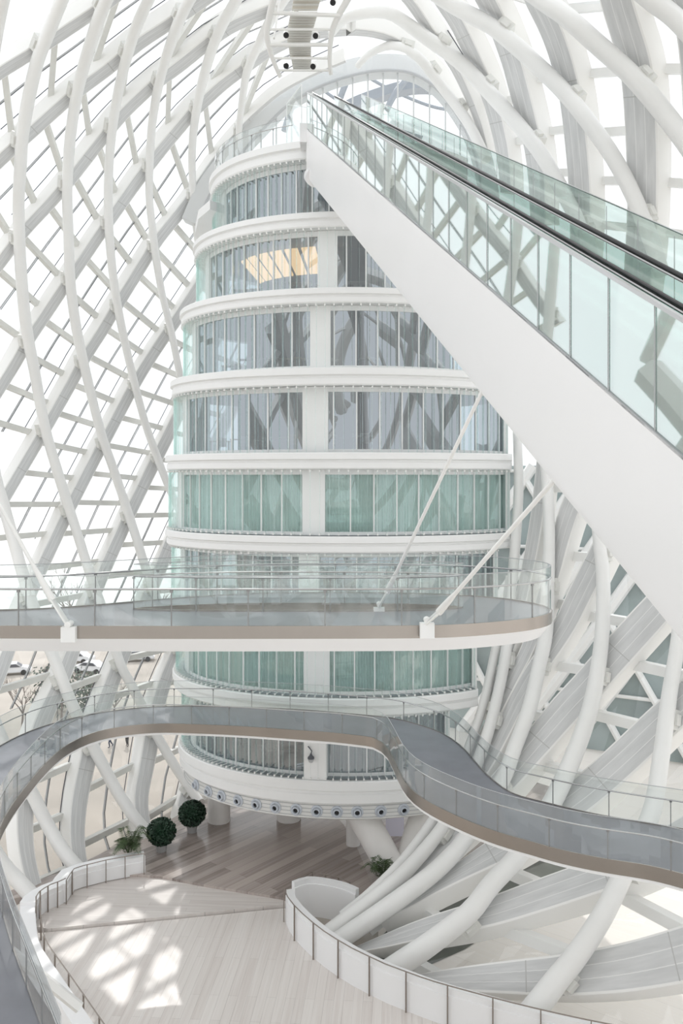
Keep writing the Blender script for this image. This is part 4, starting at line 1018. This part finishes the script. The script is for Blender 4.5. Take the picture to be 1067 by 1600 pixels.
for v in (.2,.45,.7,.98):
    pts = [cfp(u, v)+Vector((0,-.3,0)) for u in np.linspace(-.1,1,10)]; mb = MB(); mb.tube(pts, .18, 6); mb.build('facade_bar', M['steel'], cf, True, origin=pts[0])

# ------------------------------------------------------------------ outside at the left: parked cars, bare trees, two people
GZ = -24.9
def car(label, x, y, rz):
    t = thing('car', label, 'car', (x,y,GZ), 'parked cars outside'); t.rotation_euler = (0,0,rz)
    def add(mb, name, m, smooth=True):
        o = mb.build(name, m, None, smooth); o.parent = t; o.location = (0,0,0); return o
    prof = [(-2.2,.35),(-2.25,.75),(-1.9,.95),(-1.45,1.0),(-.9,1.42),(.5,1.45),(1.15,1.0),(2.0,.85),(2.25,.6),(2.2,.35)]
    mb = MB(); secs = [[Vector((px_, s_*wd, pz)) for px_, pz in prof] for s_, wd in ((-1,.80),(-1,.88),(1,.88),(1,.80))]; mb.sweep(secs); add(mb, 'body', M['car'], False)
    mb = MB(); 
    for s_ in (-1,1): mb.add([(-1.3,s_*.89,1.02),(-.85,s_*.89,1.36),(.45,s_*.89,1.38),(1.0,s_*.89,1.02)], [(0,1,2,3)])
    mb.add([(.55,-.7,1.42),(.55,.7,1.42),(1.15,.7,1.03),(1.15,-.7,1.03)], [(0,1,2,3)]); add(mb, 'window', M['dark'], False)
    for wx in (-1.35,1.35):
        for s_ in (-1,1):
            mb = MB(); mb.tube([Vector((wx,s_*.70,.33)),Vector((wx,s_*.92,.33))], .33, 16); add(mb, 'wheel', M['rubber'])
car('white parked car outside the left wall, by the photo edge', -41.5, 109, .3)
car('white parked car outside, second from the photo edge', -32.0, 110, 2.9)
car('white parked car outside, rightmost and farthest of the parked cars', -27.6, 117, .2)
car('white parked car outside, glimpsed behind the second sloping girder', -35.5, 116, 2.95)
def bare_tree(label, x, y, h, seed, bush=False):
    rnd = random.Random(seed); t = thing('bare_tree' if not bush else 'bush', label, 'tree' if not bush else 'bush', (x,y,GZ), 'trees outside' if not bush else 'bushes outside'); mb = MB()
    def br(p, d, L, r, lv):
        q = p+d*L; mb.tube([p, (p+q)/2+Vector((rnd.uniform(-.05,.05)*L,rnd.uniform(-.05,.05)*L,0)), q], [r, r*.8, r*.6], 5)
        if lv == 0: return
        for _ in range(3 if lv > 1 else 4):
            nd = (d+Vector((rnd.uniform(-.7,.7),rnd.uniform(-.7,.7),rnd.uniform(-.1,.5)))).normalized(); br(q if rnd.random() > .4 else p.lerp(q,.7), nd, L*rnd.uniform(.6,.8), r*.55, lv-1)
    br(Vector((x,y,GZ)), Vector((0,0,1)), h*.33, h*.022, 4)
    mb.build('branches', M['bark'], t, False, origin=(x,y,GZ))
    if bush:
        mb = MB()
        for k in range(900):
            p = Vector((x+rnd.gauss(0,h*.18), y+rnd.gauss(0,h*.18), GZ+rnd.uniform(.1,1)*h*.8)); s_ = .22
            u = Vector((rnd.uniform(-1,1),rnd.uniform(-1,1),rnd.uniform(-1,1))).normalized()*s_; v = u.cross(Vector((rnd.uniform(-1,1),rnd.uniform(-1,1),1))).normalized()*s_*.5
            mb.add([p-u,p+v,p+u,p-v],[(0,1,2,3)])
        mb.build('foliage', M['bush'], t, False, origin=(x,y,GZ+1))
bare_tree('leafless tree outside the left wall, nearest the photo edge', -30.6, 83, 6.5, 1)
bare_tree('grey-green conifer bush outside, between leafless trees', -30.5, 92, 6.0, 2, True)
bare_tree('leafless tree outside in the second glass bay', -27.5, 85, 7, 3)
bare_tree('dark shaggy bush outside left of the parked car', -26.4, 90, 5.6, 4, True)
bare_tree('leafless tree outside behind the parked cars', -22.6, 86, 6, 5)
bare_tree('leafless sapling outside close to the tower', -18.4, 84, 5, 6)
bare_tree('tall leafless tree far outside, hazy over the walkway rail', -40, 128, 14, 7)
bare_tree('far leafless tree outside, just left of the tower edge', -27, 126, 12, 8)
def person(label, x, y, rz, cloth, stride):
    t = thing('person', label, 'person', (x,y,GZ), 'people walking outside'); t.rotation_euler = (0,0,rz)
    V = [(0,0,.95),(0,0,1.15),(0,0,1.38),(0,.0,1.5),(0,.02,1.62),(0,.02,1.72),
         (-.10,0,.90),(-.11,stride*.5,.50),(-.11,stride*.4-.05,.09),(-.11,stride*.4+.13,.04),
         (.10,0,.90),(.11,-stride*.35,.50),(.11,-stride-.05,.12),(.11,-stride+.10,.05),
         (-.20,0,1.40),(-.26,-.05,1.13),(-.25,.12,.92),(-.25,.17,.85),(.20,0,1.40),(.26,.0,1.13),(.25,.16,.95),(.25,.22,.89)]
    R_ = [.16,.15,.17,.06,.10,.09,.10,.075,.05,.045,.10,.075,.05,.045,.07,.05,.04,.035,.07,.05,.04,.035]
    E = [(0,1),(1,2),(2,3),(3,4),(4,5),(0,6),(6,7),(7,8),(8,9),(0,10),(10,11),(11,12),(12,13),(2,14),(14,15),(15,16),(16,17),(2,18),(18,19),(19,20),(20,21)]
    me = bpy.data.meshes.new('body'); me.from_pydata(V, E, []); me.materials.append(M[cloth]); o = bpy.data.objects.new('body', me); C.objects.link(o); o.parent = t
    md = o.modifiers.new('skin','SKIN'); md.use_smooth_shade = True
    for i, r in enumerate(R_): me.skin_vertices[0].data[i].radius = (r, r*.85)
    me.skin_vertices[0].data[0].use_root = True
    s_ = o.modifiers.new('sub','SUBSURF'); s_.levels = 1; s_.render_levels = 2
    mb = MB(); mb.lathe((0,.01,1.60), [(.02,-.11),(.08,-.07),(.105,0),(.10,.07),(.06,.12),(.01,.135)], 12); h_ = mb.build('head', M['skin'], None, True); h_.parent = t
    mb = MB(); mb.lathe((0,-.01,1.63), [(.113,-.02),(.112,.05),(.07,.115),(.01,.125)], 12); h_ = mb.build('hair', M['hair'], None, True); h_.parent = t
person('person in dark blue clothes walking outside, left of the pair', -21.3, 79.5, 2.2, 'cloth1', .28)
person('person in black clothes standing outside, right of the pair', -19.8, 79.8, 2.8, 'cloth2', .10)
